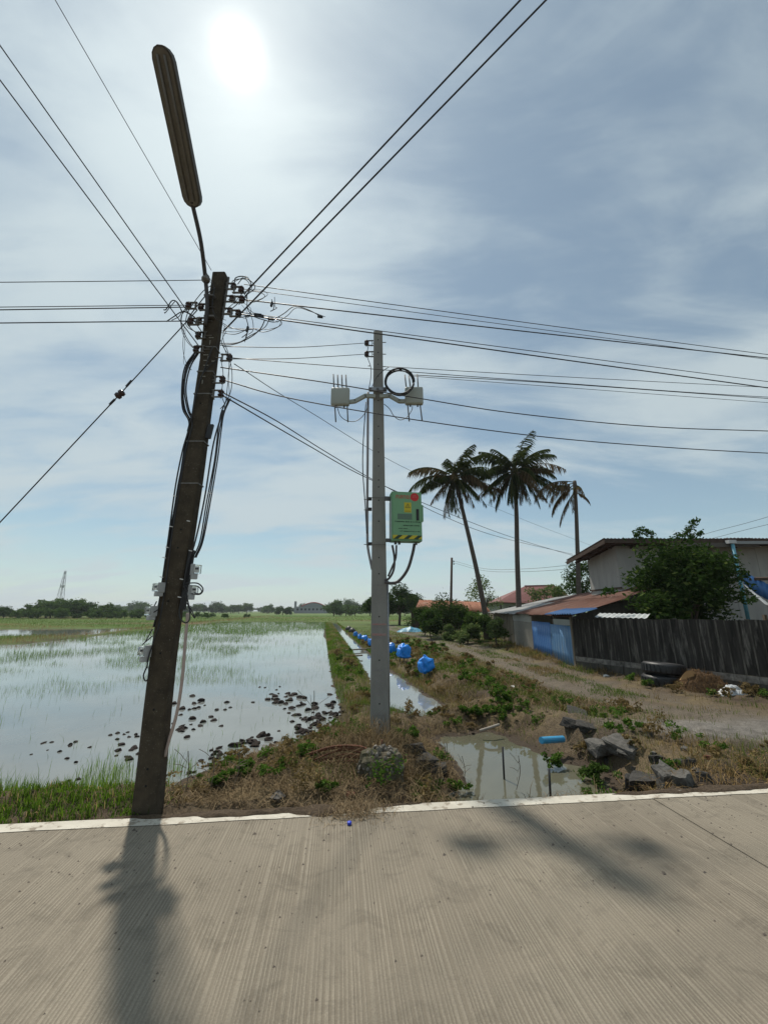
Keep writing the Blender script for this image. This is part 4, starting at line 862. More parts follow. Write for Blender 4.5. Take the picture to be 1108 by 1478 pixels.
for i, x in enumerate(np.arange(9.1, 23.4, 1.02)):
    corr((x, 16.4, 4.52 + .012 * (i % 2)), (1.06, 0, 0), (0, 3.7, -0.125 * 3.7), 7, 0.02, 2, 0.006, i, 4).build('roof_sheet', MT['hroof'], house, True)
MB().box((16.3, 16.42, 4.40), (14.4, 0.035, 0.15)).build('fascia', MT['brown'], house)
MB().prism([(9.1, 16.4, 4.47), (9.1, 20.1, 4.47 - .4625), (9.1, 20.1, 4.31 - .4625), (9.1, 16.4, 4.31)], (0.03, 0, 0)).build('barge_board', MT['brown'], house)
for y in (16.6, 17.5, 18.5, 19.5): MB().box((16.2, y, rz(y) - 0.06), (14.1, 0.05, 0.09)).build('purlin', MT['brown'], house)
for x in (9.5, 10.6, 12.0, 13.5, 15.0): MB().prism([(x, 16.45, 4.40), (x, 20.0, 4.40 - .444), (x, 20.0, 4.30 - .444), (x, 16.45, 4.30)], (0.05, 0, 0)).build('rafter', MT['brown'], house)
MB().box((13.6, 16.36, 4.24), (3.6, 0.06, 0.16)).build('beam', pm('grey_beam', (0.12, 0.105, 0.09), (0.08, 0.07, 0.06), 6, rough=0.9), house)
op = MB().box((13.75, 17.19, 3.35), (1.5, 0.04, 1.1)).build('window_opening', MT['hole'], house)
for x in (12.98, 13.75, 14.52): MB().box((x, 17.16, 3.35), (0.07, 0.05, 1.16)).build('frame', MT['brown'], op)
for z in (2.78, 3.92): MB().box((13.75, 17.155, z), (1.6, 0.05, 0.07)).build('frame', MT['brown'], op)
dpm = pm('light_blue_pvc', (0.16, 0.42, 0.52), (0.13, 0.36, 0.46), 8, rough=0.5)
q0, q1 = A(1066, 784, 16.25), A(1074, 868, 16.25)
MB().tube([(q1.x, 16.25, q0.z), (q1.x, 16.25, 1.0)], 0.065, 10).build('downpipe', dpm, house, True)
MB().box((q1.x - .05, 16.25, q0.z + .05), (0.30, 0.2, 0.14)).build('gutter_head', pm('pale_gutter', (0.45, 0.46, 0.46), rough=0.5), house)
MB().box((q1.x + 3.2, 16.27, q0.z + .02), (6.3, 0.14, 0.12)).build('gutter', pm('grey_gutter', (0.22, 0.23, 0.23), rough=0.5), house)
lean = thing('lean_to', 'small lean-to of blue wall and pale corrugated roof sheets beside the light blue downpipe', 'lean-to', (13.6, 14.5, ZG))
corr(A(1074, 848, 15.2), A(1180, 905, 14.6) - A(1074, 848, 15.2), Vector((0.0, 0, 0.65)), 12, 0.02, 1, 0, 8, 5).build('blue_wall', MT['bluesheet'], lean, True)
MB().prism([A(1074, 838, 15.2), A(1200, 838, 14.2), A(1200, 834, 14.2), A(1074, 834, 15.2)], (0, .25, .05)).build('wall_cap', MT['brown'], lean)
corr(A(1071, 842, 15.0), A(1150, 905, 13.6) - A(1071, 842, 15.0), Vector((-.25, -1.0, -.75)), 8, 0.02, 1, 0, 9, 5).build('roof_sheet', pm('pale_fibre_sheet', (0.40, 0.42, 0.43), (0.33, 0.345, 0.35), 4, rough=0.7), lean, True)
corr(A(1120, 862, 13.8), Vector((1.9, -.6, .05)), Vector((-1.2, -1.0, -.65)), 9, 0.025, 1, 0, 10, 5).build('roof_sheet', pm('grey_fibre_sheet', (0.24, 0.24, 0.235), (0.18, 0.18, 0.17), 4, rough=0.8), lean, True)
for x in (13.2, 14.8): MB().box((x, 14.4, 0.6), (0.09, 0.09, 1.75)).build('post', MT['plank'], lean)

# open shed with an orange rusty roof, red roofed house, dark post
os_ = thing('open_shed', 'open sided shed with orange rusty roof half hidden by dark shrubs', 'shed', G(650, 905, -.3))
e0, e1_, r0, r1_ = A(598, 880, 42), A(708, 884, 42), A(605, 866, 45), A(694, 869, 45)
MT['orange_rust'] = pm('orange_rusty_roof', (0.17, 0.05, 0.02), (0.24, 0.10, 0.05), 2.5, rough=0.85, c3=(0.27, 0.19, 0.14), s3=1.3, t3=(0.55, 0.68))
for i in range(9):
    a = e0.lerp(e1_, i / 9); b_ = e0.lerp(e1_, (i + 1.05) / 9); c = r0.lerp(r1_, i / 9); corr(a + Vector((0, 0, .02 * (i % 2))), b_ - a, c - a, 5, 0.03, 2, 0.02, i, 4).build('roof_sheet', MT['orange_rust'], os_, True)
    d2 = r0.lerp(r1_, (i + 1.05) / 9); a2 = c + Vector((0, 3, -.9)); corr(c + Vector((0, 0, .02 * (i % 2))), d2 - c, a2 - c, 5, 0.03, 1, 0.02, i, 4).build('roof_sheet', MT['orange_rust'], os_, True)
for t_ in (0.02, 0.35, 0.66, 0.98):
    p = e0.lerp(e1_, t_); MB().box((p.x, 42.15, (p.z - .3) / 2), (0.12, 0.12, p.z + .25)).build('post', MT['brown'], os_)
    MB().box((p.x, 47.5, .8), (0.12, 0.12, 2.2)).build('post', MT['brown'], os_)
MB().box(((e0.x + e1_.x) / 2, 47.6, .7), (e1_.x - e0.x, 0.05, 2.0)).build('back_wall', MT['brown'], os_)
rh = thing('red_roofed_house', 'distant house with a dark red hipped roof behind the palms', 'house', (18, 60, -.3))
c0, c1, k0, k1 = A(717, 870, 56), A(838, 873, 56), A(757, 847, 60), A(800, 846, 60)
MT['redroof'] = pm('dark_red_roof', (0.115, 0.028, 0.024), (0.15, 0.045, 0.038), 4, rough=0.7)
bz = c0.z; B0, B1 = Vector((c0.x + .5, 65, bz)), Vector((c1.x + 1, 65, bz))
for nm, poly in (('roof_slope', [c0, c1, k1, k0]), ('roof_slope', [c0, k0, B0]), ('roof_slope', [c1, B1, k1]), ('roof_slope', [B0, k0, k1, B1])): MB().prism(poly, (0, 0, 0.08)).build(nm, MT['redroof'], rh)
MB().tube([k0 + Vector((0, 0, .1)), k1 + Vector((0, 0, .1))], 0.12, 6).build('ridge_cap', MT['redroof'], rh)
hw = MB().box(((c0.x + c1.x) / 2 + .3, 61, (bz - .4) / 2), (c1.x - c0.x - 1.6, 8, bz + .3)).build('wall', MT['hwall'], rh)
for x in (.22, .5, .78): MB().box((c0.x + (c1.x - c0.x) * x, 56.95, 1.7), (1.2, .12, 1.0)).build('window', MT['hole'], rh)
MB().box(((c0.x + c1.x) / 2, 56.2, bz + 0.03), (c1.x - c0.x, .08, .2)).build('fascia', MT['brown'], rh)
for x in (.05, .35, .65, .95): MB().box((c0.x + (c1.x - c0.x) * x, 56.3, bz / 2), (.18, .18, bz + .3)).build('porch_post', MT['brown'], rh)
b_ = A(652, 900, 38); tp = A(651, 805, 38)
post = thing('dark_post', 'plain thin dark timber post rising out of the shrubs', 'post', (b_.x, 38, -.3)); MB().tube([(b_.x, 38, -.35), (b_.x, 38, 2.5), (tp.x + .05, 38, tp.z)], [0.13, 0.12, 0.1], 8).build('shaft', MT['brown'], post, True)
for z in (.35, .6): MB().lathe((tp.x + .22, 38, tp.z - z), [(.02, -.06), (.06, -.05), (.06, .05), (.02, .06)], 8).build('insulator', MT['brown_ins'], post)

# ------------------------------------------------------------------ far things: tower, hall
tw = thing('lattice_tower', 'slim steel lattice tower far behind the trees', 'tower', A(84, 882, 420)); bT = A(84, 880, 420); hT = A(89, 824, 420).z
tp = Vector((bT.x, 420, hT)); ll = []
for sx, sy in ((-1, -1), (1, -1), (1, 1), (-1, 1)):
    a = Vector((bT.x + sx * 3.0, 420 + sy * 3.0, -.3)); c = tp + Vector((sx * .5, sy * .5, 0)); MB().tube([a, c], .22, 4).build('leg', MT['steel'], tw); ll.append((a, c))
for i in range(4):
    (a, c), (a2, c2) = ll[i], ll[(i + 1) % 4]
    for k in range(9):
        t0, t1 = k / 9, (k + 1) / 9; MB().tube([a.lerp(c, t0), a2.lerp(c2, t1)], .12, 3).build('brace', MT['steel'], tw); MB().tube([a.lerp(c, t1), a2.lerp(c2, t1)], .10, 3).build('brace', MT['steel'], tw)
for a in (0, 2.1, 4.2): MB().box(tp + Vector((1.3 * math.cos(a), 1.3 * math.sin(a), -16)), (.7, .7, 2.6)).build('panel_antenna', MT['abs'], tw)
hall = thing('arched_hall', 'distant pale hall with a low red rimmed arched roof across the fields', 'hall', A(447, 885, 340))
a, b_ = A(424, 884, 340), A(470, 884, 340); wz = A(447, 875.5, 340).z
MB().box(((a.x + b_.x) / 2, 347, wz / 2 - .2), (b_.x - a.x, 14, wz + .4)).build('wall', pm('pale_hall_wall', (0.25, 0.26, 0.28), rough=0.9), hall)
ar = [(b_.x + (a.x + 6 - b_.x) * k / 12, math.sin(math.pi * k / 12) * 3.2 + wz - .1) for k in range(13)]
MB().prism([(x, 339.5, z) for x, z in ar], (0, 15, 0)).build('arched_roof', pm('grey_hall_roof', (0.22, 0.23, 0.26), rough=0.7), hall)
MB().tube([(x, 339.2, z + .1) for x, z in ar], .45, 5).build('red_rim', pm('red_rim', (0.28, 0.05, 0.06), rough=0.7), hall)
for k in range(8): MB().box((a.x + 3 + k * 3.2, 339.9, wz * .55), (1.5, .15, 1.6)).build('window', MT['hole'], hall)
MB().box((A(426, 880, 338).x, 338, 4.5), (1.6, 1.6, 9.6)).build('stair_tower', pm('grey_tower', (0.22, 0.23, 0.25), rough=0.9), hall)

# ------------------------------------------------------------------ trees
def crown_mesh(name, n, rx, ry, rz_, leaf, cols, seed, clumps=26, hollow=0.45, mat=None, upright=0.0, shape=1.0):
    r_ = np.random.RandomState(seed)
    th = r_.uniform(0, 2 * np.pi, clumps); ph = np.arccos(r_.uniform(-0.75, 1, clumps)); rad = r_.uniform(hollow, 0.92, clumps)
    cc_ = np.stack([np.sin(ph) * np.cos(th) * rad * rx, np.sin(ph) * np.sin(th) * rad * ry, np.cos(ph) * rad * rz_], 1)
    cr = r_.uniform(0.22, 0.44, clumps) * min(rx, ry, rz_) * 1.15; cb_ = r_.uniform(0.65, 1.3, clumps)
    w = cr ** 2; ci = r_.choice(clumps, n, p=w / w.sum())
    dv = r_.normal(size=(n, 3)); dv /= np.linalg.norm(dv, axis=1)[:, None]; rr_ = r_.uniform(0.3, 1, n) ** 0.5
    P = cc_[ci] + dv * (cr[ci] * rr_)[:, None] * np.array([1.15, 1.15, 0.85])
    out = P / np.array([rx, ry, rz_]); P *= (1 + 0.10 * r_.normal(size=n))[:, None]
    ax_ = r_.normal(size=(n, 3)); ax_[:, 2] = ax_[:, 2] * 0.6 + upright; ax_ /= np.linalg.norm(ax_, axis=1)[:, None]
    bx_ = np.cross(ax_, r_.normal(size=(n, 3))); bx_ /= np.linalg.norm(bx_, axis=1)[:, None]
    s = leaf * r_.uniform(0.6, 1.3, n)[:, None]
    V = np.stack([P - ax_ * s, P + bx_ * s * .45, P + ax_ * s, P - bx_ * s * .45], 1).reshape(-1, 3)
    c0, c1 = np.array(cols[0]), np.array(cols[1]); t = np.clip(r_.uniform(0, 1, n) * 0.7 + (cb_[ci] - .65) * .45, 0, 1)[:, None]; c = c0 * (1 - t) + c1 * t
    if len(cols) > 2: k = r_.uniform(size=n) < 0.06; c[k] = np.array(cols[2])
    return V, np.arange(4 * n).reshape(n, 4), np.repeat(c, 4, 0)
MT['bark'] = pm('grey_brown_bark', (0.10, 0.08, 0.06), (0.06, 0.048, 0.038), 12, rough=0.95, bump=0.01, bscale=30, spec=0.1)
def tree(name, label, cat, base, cz, rad, n, leaf, cols, seed, group=None, trunk=0.12, clumps=26, hollow=0.45, limbs=5, mat='leaf', upright=0.0):
    base = Vector(base); t_ = thing(name, label, cat, base, group)
    V, Qd, c = crown_mesh('crown', n, *rad, leaf, cols, seed, clumps, hollow, upright=upright)
    V[:, 2] = np.maximum(V[:, 2] + (cz - base.z), 0.03)
    np_mesh('crown', V, Qd, None, c, MT[mat], t_)
    r_ = random.Random(seed); top = Vector((r_.uniform(-.1, .1) * rad[0], 0, cz - base.z)); mb = MB()
    mb.tube(smooth_path([(0, 0, -.1), (r_.uniform(-.1, .1), r_.uniform(-.1, .1), (cz - base.z) * .5), top], 4), [trunk * (1 - .06 * i) for i in range(9)], 7)
    tr_ = mb.build('trunk', MT['bark'], t_, True, local=True)
    for k in range(limbs):
        a = k * 2.4 + r_.uniform(-.4, .4); e = Vector((math.cos(a) * rad[0] * .7, math.sin(a) * rad[1] * .7, cz - base.z + rad[2] * r_.uniform(-.1, .6))); s_ = Vector((0, 0, (cz - base.z) * r_.uniform(.4, .8)))
        MB().tube(smooth_path([s_, s_.lerp(e, .5) + Vector((0, 0, .1 * rad[2])), e], 4), [trunk * .5 * (1 - .09 * i) for i in range(9)], 5).build('limb', MT['bark'], tr_, True, local=True)
    return t_
DK = [(0.018, 0.036, 0.010), (0.05, 0.085, 0.022), (0.10, 0.14, 0.05)]
MDG = [(0.028, 0.055, 0.014), (0.075, 0.12, 0.03), (0.13, 0.16, 0.06)]
LT = [(0.06, 0.095, 0.03), (0.13, 0.17, 0.065), (0.18, 0.19, 0.08)]
bb = A(985, 835, 13.6)
bush = tree('leafy_bush', 'big dark leafy bush growing over the black fence in front of the house', 'bush', (bb.x, 13.6, ZG), 2.2, (1.8, 1.3, 1.5), 17000, 0.08, [(0.016, 0.033, 0.010), (0.05, 0.085, 0.022), (0.12, 0.16, 0.05)], 5, clumps=36, hollow=0.5, limbs=9)
rs = np.random.RandomState(3); Vs = []; cs = []
shoots = [[(950, 790), (942, 775), (932, 766), (922, 765)], [(962, 790), (968, 778), (985, 770), (1000, 760)], [(975, 790), (990, 772), (998, 755), (1004, 750)], [(985, 785), (1000, 772), (1012, 770)], [(930, 790), (922, 775), (917, 770)], [(1060, 870), (1080, 866), (1092, 865)], [(900, 850), (880, 852), (872, 856)], [(1062, 830), (1072, 826), (1078, 832)]]
for k, s_ in enumerate(shoots):
    P = pline(s_, 13.3, per=5); MB().tube(P, [.014 * (1 - .8 * i / len(P)) for i in range(len(P))], 5).build('shoot', MT['bark'], bush, True)
    for q_ in P[3:]:
        for _ in range(9):
            c = np.array(q_) + rs.normal(size=3) * .06; a = rs.normal(size=3); a /= np.linalg.norm(a); b2 = np.cross(a, rs.normal(size=3)); b2 /= np.linalg.norm(b2); z_ = .07 * rs.uniform(.6, 1.2)
            Vs += [c - a * z_, c + b2 * z_ * .45, c + a * z_, c - b2 * z_ * .45]; cs += [np.array((.03, .06, .015)) * rs.uniform(.7, 1.5)] * 4
o_ = np_mesh('shoot_leaves', np.array(Vs) - np.array(ORG[bush.name]), np.arange(len(Vs)).reshape(-1, 4), None, np.array(cs), MT['leaf'], bush); o_['kind'] = 'stuff'
q_ = G(575, 895, -.3); q_ = A(576, 900, 58)
tree('round_tree', 'dark round crowned tree standing alone in the field behind the newer pole', 'tree', (q_.x, 58, -.35), A(570, 869, 58).z, (2.9, 2.6, 2.0), 9000, 0.16, DK, 8, trunk=.2, clumps=34)
q_ = A(540, 900, 60); tree('round_tree', 'smaller dark tree crowding the round crowned tree at its field side', 'tree', (q_.x, 60, -.35), A(540, 875, 60).z, (1.7, 1.7, 1.7), 4000, 0.16, DK, 18, trunk=.15, clumps=20)
for i, (x, y, Y, r_, h_, cl_, lab) in enumerate(((612, 893, 33, 1.3, 1.1, DK, 'dark shrub beside the blue tarpaulin heap'), (640, 884, 31, 1.5, 1.5, DK, 'tall dark vine covered shrub beside the plain dark post'), (622, 902, 29, 1.0, .9, DK, 'low dark shrub drooping over the track side'),
        (664, 893, 31, 1.2, 1.2, MDG, 'dark green shrub under the orange rusty roof'), (690, 900, 27, 0.9, .8, MDG, 'rounded green bush at the foot of the leaning palm'), (674, 915, 25, .8, .55, LT, 'pale green tussocky bush between the track and the plank wall'),
        (650, 917, 27, .7, .55, LT, 'pale green tussocky bush next to the dark shrubs'), (715, 908, 22.5, .55, .6, LT, 'small pale weed clump against the plank wall'))):
    p = A(x, y, Y); tree('shrub', lab, 'shrub', (p.x, Y, -.32), p.z, (r_, r_, h_), 3600, .085, cl_, 40 + i, 'shrubs by the shed', trunk=.05, clumps=18, hollow=.3, limbs=3, upright=.4)
for i, (x, y, Y, r_, h_, n_, cl_, lab) in enumerate(((698, 860, 48, 1.9, 1.9, 1500, LT, 'thin airy tree showing sky between its leaves, beside the leaning palm'), (788, 857, 44, 2.0, 1.1, 1800, LT, 'spreading pale leafed tree in front of the dark red roof'), (838, 838, 30, 1.35, 1.5, 3600, DK, 'dark tree behind the broken dead palm'))):
    p = A(x, y, Y); tree('yard_tree', lab, 'tree', (p.x, Y, -.32), p.z, (r_, r_, h_), n_, .13 if i < 2 else .09, cl_, 60 + i, trunk=.1, clumps=20, hollow=.55, limbs=7)

# coconut palms
def frond(parent, root, az, el, Lf, droop, cols, seed, ragged=0.0, hang=0.7, dens=66):
    r_ = random.Random(seed); P = []; p = Vector(root); n = 14; h_ = Vector((math.cos(az), math.sin(az), 0))
    dirs = []
    for k in range(n + 1):
        t = k / n; e = el - droop * t ** 1.25; d = h_ * math.cos(e) + Vector((0, 0, math.sin(e))); P.append(p.copy()); dirs.append(d); p = p + d * (Lf / n)
    s_ = h_.cross(Vector((0, 0, 1)))
    V = []; T = []; C = []
    for sgn in (-1, 1):
        for k in range(dens):
            t = 0.13 + 0.87 * k / dens
            if r_.random() < ragged: continue
            f = t * n; i = min(int(f), n - 1); c = P[i].lerp(P[i + 1], f - i); d = dirs[i]
            ll_ = Lf * 0.29 * (math.sin(math.pi * min(1, t * .85 + .12)) ** .6) * r_.uniform(.75, 1.1)
            v = (s_ * sgn * (1 - hang * .55) + d * .55 + Vector((0, 0, -hang * r_.uniform(.7, 1.3)))).normalized(); w = d.normalized() * 0.027
            m_ = c + v * ll_ * .5; e_ = c + (v + Vector((0, 0, -.25))).normalized() * ll_
            k0 = len(V); V += [c - w, c + w, m_ + w * 1.1, m_ - w * 1.1, e_]; T.append((k0, k0 + 1, k0 + 2, k0 + 3, k0 + 4))
            q = r_.random(); C += [tuple(cols[0][j] * (1 - q) + cols[1][j] * q for j in range(3))] * 5
    mb = MB(); mb.tube(P, [0.035 * (1 - .8 * k / n) for k in range(n + 1)], 5); k0 = len(V)
    V += [Vector(v) for v in mb.v]; C += [(0.09, 0.085, 0.035)] * len(mb.v)
    qd = [(a, b, c, d) for a, b, c, d, e in T] + [tuple(i + k0 for i in f) for f in mb.f if len(f) == 4]; tr_ = [(d, c, e) for a, b, c, d, e in T]
    o = ORG[parent.name]
    return np_mesh('frond', np.array([tuple(v - o) for v in V]), qd, tr_, np.array(C), MT['palm'], parent)
MT['ptrunk'] = pm('grey_palm_trunk', (0.12, 0.10, 0.085), (0.075, 0.062, 0.052), 6, rough=0.95, stretch=(1, 1, 3), bump=0.01, bscale=14, spec=0.1)
PG = [(0.016, 0.027, 0.008), (0.05, 0.062, 0.02)]; PB = [(0.05, 0.035, 0.018), (0.12, 0.085, 0.045)]
def palm(label, path, Y, r0_, r1_, seed, nf, Lf, brown=0.25, extra=()):
    P = smooth_path([A(x, y, Y) for x, y in path], 6); P[0].z = min(P[0].z, -.35)
    t_ = thing('coconut_palm', label, 'palm tree', (P[0].x, Y, -.3), 'coconut palms'); r_ = random.Random(seed); n = len(P)
    MB().tube(P, [r0_ + (r1_ - r0_) * i / n + (.09 * max(0, 1 - i / 3)) for i in range(n)], 10).build('trunk', MT['ptrunk'], t_, True)
    top = P[-1] + Vector((0, 0, .1))
    for k in range(nf):
        az = k * 2.39996 + r_.uniform(-.5, .5); lev = k / nf
        el = math.radians(84 - 160 * lev ** .68 + r_.uniform(-16, 16)); L_ = Lf * r_.uniform(.7, 1.12) * (0.75 + .3 * math.sin(math.pi * min(lev + .15, 1)))
        br = r_.random() < brown * lev * 1.6
        frond(t_, top + Vector((math.cos(az) * .12, math.sin(az) * .12, -.15 * lev)), az, el, L_, math.radians(r_.uniform(55, 85) if el > 0 else r_.uniform(25, 45)), PB if br else PG, seed * 100 + k, .45 if br else .12 + .35 * (r_.random() < .3), .55 + .5 * lev)
    MB().tube([top - Vector((0, 0, .3)), top + Vector((0, 0, .35)), top + Vector((.05, 0, 1.2))], [.2, .16, .02], 8).build('crown_shaft', pm('palm_heart', (0.06, 0.07, 0.03), rough=0.8), t_, True)
    for k in range(7):
        a = k * .9; MB().lathe(top + Vector((.3 * math.cos(a), .3 * math.sin(a), -.35 - .1 * (k % 2))), [(.01, -.13), (.09, -.07), (.11, 0), (.08, .08), (.01, .12)], 8).build('coconut', pm('coconut_husk', (0.09, 0.085, 0.03), (0.07, 0.05, 0.02), 5, rough=.7), t_, True)
palm('tall coconut palm with a slanting trunk, leaning towards the newer pole', [(703, 905), (697, 870), (687, 820), (673, 760), (656, 690)], 28, .19, .12, 3, 44, 3.45, .5)
palm('straight coconut palm with the fullest crown, standing behind the shed', [(749, 905), (748, 860), (746, 800), (745, 740), (742, 680)], 28, .19, .13, 9, 54, 3.65, .3)
dp_ = [A(x, y, 25.5) for x, y in ((836, 905), (835, 850), (833, 790), (831, 730), (829, 694))]; dp_[0].z = -.35
dead = thing('dead_palm', 'broken dead palm with a few withered fronds hanging beside the house roof', 'palm tree', (dp_[0].x, 25.5, -.3), 'coconut palms')
pp_ = smooth_path(dp_, 6); MB().tube(pp_, [.155 - .06 * i / len(pp_) + (.06 if i > len(pp_) - 5 and i < len(pp_) - 1 else 0) * .5 for i in range(len(pp_))], 10).build('trunk', MT['ptrunk'], dead, True)
for k, (az, el, L_, dr) in enumerate(((math.pi, 10, 3.4, 88), (math.pi + .3, -10, 3.0, 70), (math.pi - .4, -30, 2.4, 50), (.2, 10, .8, 110), (math.pi + .9, -40, 2.4, 45), (math.pi - .9, -10, 2.6, 78), (math.pi + 1.4, 0, 2.2, 80), (math.pi + .15, 30, 2.8, 125), (math.pi - .2, -50, 2.6, 30), (-.3, -20, 1.3, 70))):
    frond(dead, pp_[-1] + Vector((-.05, 0, -.1 - .08 * k)), az, math.radians(el), L_, math.radians(dr), PB, 900 + k, .25, 1.0, 44)

# tree belts across the fields: one kind each, copied
def far_tree(seed, cols, n=1500, h=4.5, r_=2.6, leaf=.3):
    V, Qd, c = crown_mesh('crown', n, r_, r_, h * .46, leaf, cols, seed, 30, .3)
    V[:, 2] = np.maximum(V[:, 2] + h * .5, .05); t_ = thing('field_tree', 'x', 'tree', (0, 0, 0))
    np_mesh('crown', V, Qd, None, c, MT['far_leaf'], t_)
    MB().tube([(0, 0, -.2), (.1, 0, h * .3), (0, 0, h * .7)], [.16, .12, .05], 6).build('trunk', MT['bark'], t_, local=True); return t_
FD = [(0.030, 0.055, 0.018), (0.075, 0.12, 0.04)]; FM = [(0.045, 0.085, 0.025), (0.11, 0.165, 0.05)]
protos = [far_tree(70 + i, FD if i % 2 else FM, h=(4.2, 5.0, 4.6, 3.6)[i], r_=(3.0, 3.4, 2.8, 3.6)[i], n=2600, leaf=.26) for i in range(4)]
placed = []
def put(k, x, Y, s, label, group):
    o = protos[k] if k not in placed else copy_tree(protos[k]); placed.append(k)
    o.location = (x, Y, -.35); o.scale = (s * rnd.uniform(.9, 1.2), s, s * rnd.uniform(.9, 1.1)); o.rotation_euler = (0, 0, rnd.uniform(0, 6.28)); o['label'] = label; o['group'] = group
TB = 'dense bushy tree in the dark green belt beyond the flooded paddy'
x = -190.0
while x < -38:
    u_ = 554 + 580 * x / 118
    tall = {1: 1.0}.get(1) * (1.25 if 90 < u_ < 140 else 1.12 if 60 < u_ < 160 else 0.85 if u_ < 60 else 0.75)
    if u_ > 165: tall *= max(.45, 1 - (u_ - 165) / 260)
    put(rnd.randrange(4), x, rnd.uniform(112, 124), tall * rnd.uniform(.85, 1.12), TB, 'tree belt beyond the paddy'); x += rnd.uniform(1.7, 2.9) * (1 if u_ < 165 else 1.2)
x = -185.0
while x < -55:
    put(rnd.randrange(4), x, rnd.uniform(104, 109), rnd.uniform(.42, .62), 'low rounded bush along the front of the tree belt', 'bushes before the tree belt'); x += rnd.uniform(1.8, 3.2)
x = -250.0
while x < 60:
    yq = rnd.uniform(300, 420); yq = 425 if 408 < 554 + 580 * x / yq < 480 else yq
    put(rnd.randrange(4), x, yq, rnd.uniform(1.2, 2.0), 'small hazy tree on the far skyline of the fields', 'skyline trees'); x += rnd.uniform(2.2, 4.6)
for X_, Y_, s_, l_ in ((408, 200, 1.25, 'lone dark round tree in the green field before the arched hall'), (414, 205, .7, 'small bush crouching beside the lone dark round tree'), (484, 230, 1.2, 'dark tree just past the low end of the arched hall'), (490, 215, 1.0, 'broad bush between the arched hall and the ditch line')):
    p = A(X_, 884, Y_); put(rnd.randrange(4), p.x, Y_, s_, l_, 'lone field trees')
x = -19.0
while x < 90:
    put(rnd.randrange(4), x, rnd.uniform(150, 170), rnd.uniform(.9, 1.5), 'bushy tree in the row behind the round crowned tree', 'trees behind the round tree'); x += rnd.uniform(3, 6)

# ------------------------------------------------------------------ blue sacks on stakes along the ditch
bagmeshes = []
for s_ in range(3):
    bm = bmesh.new(); bmesh.ops.create_icosphere(bm, subdivisions=4, radius=.5); r_ = random.Random(s_ + 5); ph = [r_.uniform(0, 6) for _ in range(9)]
    for v in bm.verts:
        x, y, z = v.co; a = math.atan2(y, x)
        def sq(k): return math.copysign(abs(k / .5) ** .55 * .5, k)
        nz = float(fbm(np.array([x * 5 + 7 * s_ + 3]), np.array([y * 5 + z * 6 + 9]), 3, 3)[0]) - .5; nf_ = float(fbm(np.array([x * 13 + 7 * s_]), np.array([y * 13 + z * 15 + 40.]), 9, 2)[0]) - .5
        rr_ = 1 + .7 * nz + .35 * nf_; t_ = (z + .5)
        v.co = Vector((sq(x) * rr_ * (1.0 - .10 * t_), sq(y) * rr_ * .8, sq(z) * .95 * (1 + .25 * nz) + .5))
        if z > .1: v.co.z += .30 * (z - .1) / .4 * max(0, math.cos(a * 1.0 + ph[3]) ) ** 3 + .22 * (z - .1) / .4 * max(0, math.cos(a + ph[3] + 2.6)) ** 4
    me = bpy.data.meshes.new('sack'); bm.to_mesh(me); bm.free(); bagmeshes.append(me)
GB = 'blue sacks along the ditch'
ords = ('first', 'second', 'third', 'fourth', 'fifth', 'sixth', 'seventh', 'eighth')
for i, (x, yb, hpx) in enumerate(((617, 974, 34), (581, 954, 27), (564, 944, 22), (545, 937, 17), (535, 931, 15), (527, 925, 13), (519, 921, 11), (513, 917, 9))):
    p = G(x, yb, -.2); Y = p.y; hgt = hpx * Y / F; zg = hz1(p.x, p.y)
    t_ = thing('blue_sack', ords[i] + ' blue plastic wrapped sack on short stakes, counted from the mud dam', 'plastic sack', (p.x, p.y, zg), GB, rotz=rnd.uniform(-.6, .6))
    o_ = link('wrapping', bagmeshes[i % 3], MT['blue_plastic'], t_, True); s_ = hgt * .60; o_.scale = (s_ * rnd.uniform(.92, 1.15), s_ * .9, s_ * rnd.uniform(.85, 1.05)); o_.rotation_euler = (rnd.uniform(-.15, .15), rnd.uniform(-.25, .25), rnd.uniform(0, 6)); o_.location = (0, 0, .10)
    kn = MB().lathe((-.18 * s_, 0, s_ * 1.02 + .08), [(.02 * s_, -.1 * s_), (.07 * s_, -.04 * s_), (.03 * s_, .0), (.09 * s_, .09 * s_), (.02 * s_, .11 * s_)], 7, (-.5, .1, .8)).build('knot', MT['blue_plastic'], t_, True, local=True)
    for sx, sy in ((-.22, -.1), (.2, -.14), (.05, .2)): MB().tube([(sx * s_, sy * s_, -.12), (sx * s_ * .9, sy * s_, .42 * s_)], .018, 5).build('stake', MT['plank'], t_, local=True)
p = G(507, 911, -.2)
for i, (x, y) in enumerate(((508, 911), (503, 908))):
    p = G(x, y, -.2); o_ = MB().lathe((0, 0, 0), [(.1, -.05), (.32, 0), (.36, .15), (.25, .32), (.1, .42), (.03, .45)], 9).build('dark_sack', MT['black'], None, True); o_.location = (p.x, p.y, hz1(p.x, p.y)); tag(o_, ('black sack at the far end of the row of blue sacks', 'last black sack beyond the row of blue sacks')[i], 'sack')
p = G(592, 912, -.3); mb = MB(); r_ = random.Random(2)
for i in range(9):
    for j in range(6): mb.v.append((p.x - 1.3 + i * .32 + r_.uniform(-.05, .05), p.y - .6 + j * .3, -.3 + (.5 * math.sin(math.pi * i / 8) * math.sin(math.pi * j / 5) * r_.uniform(.5, 1.2) if 0 < i < 8 and 0 < j < 5 else -.05)))
mb.f = [(i * 6 + j, (i + 1) * 6 + j, (i + 1) * 6 + j + 1, i * 6 + j + 1) for i in range(8) for j in range(5)]
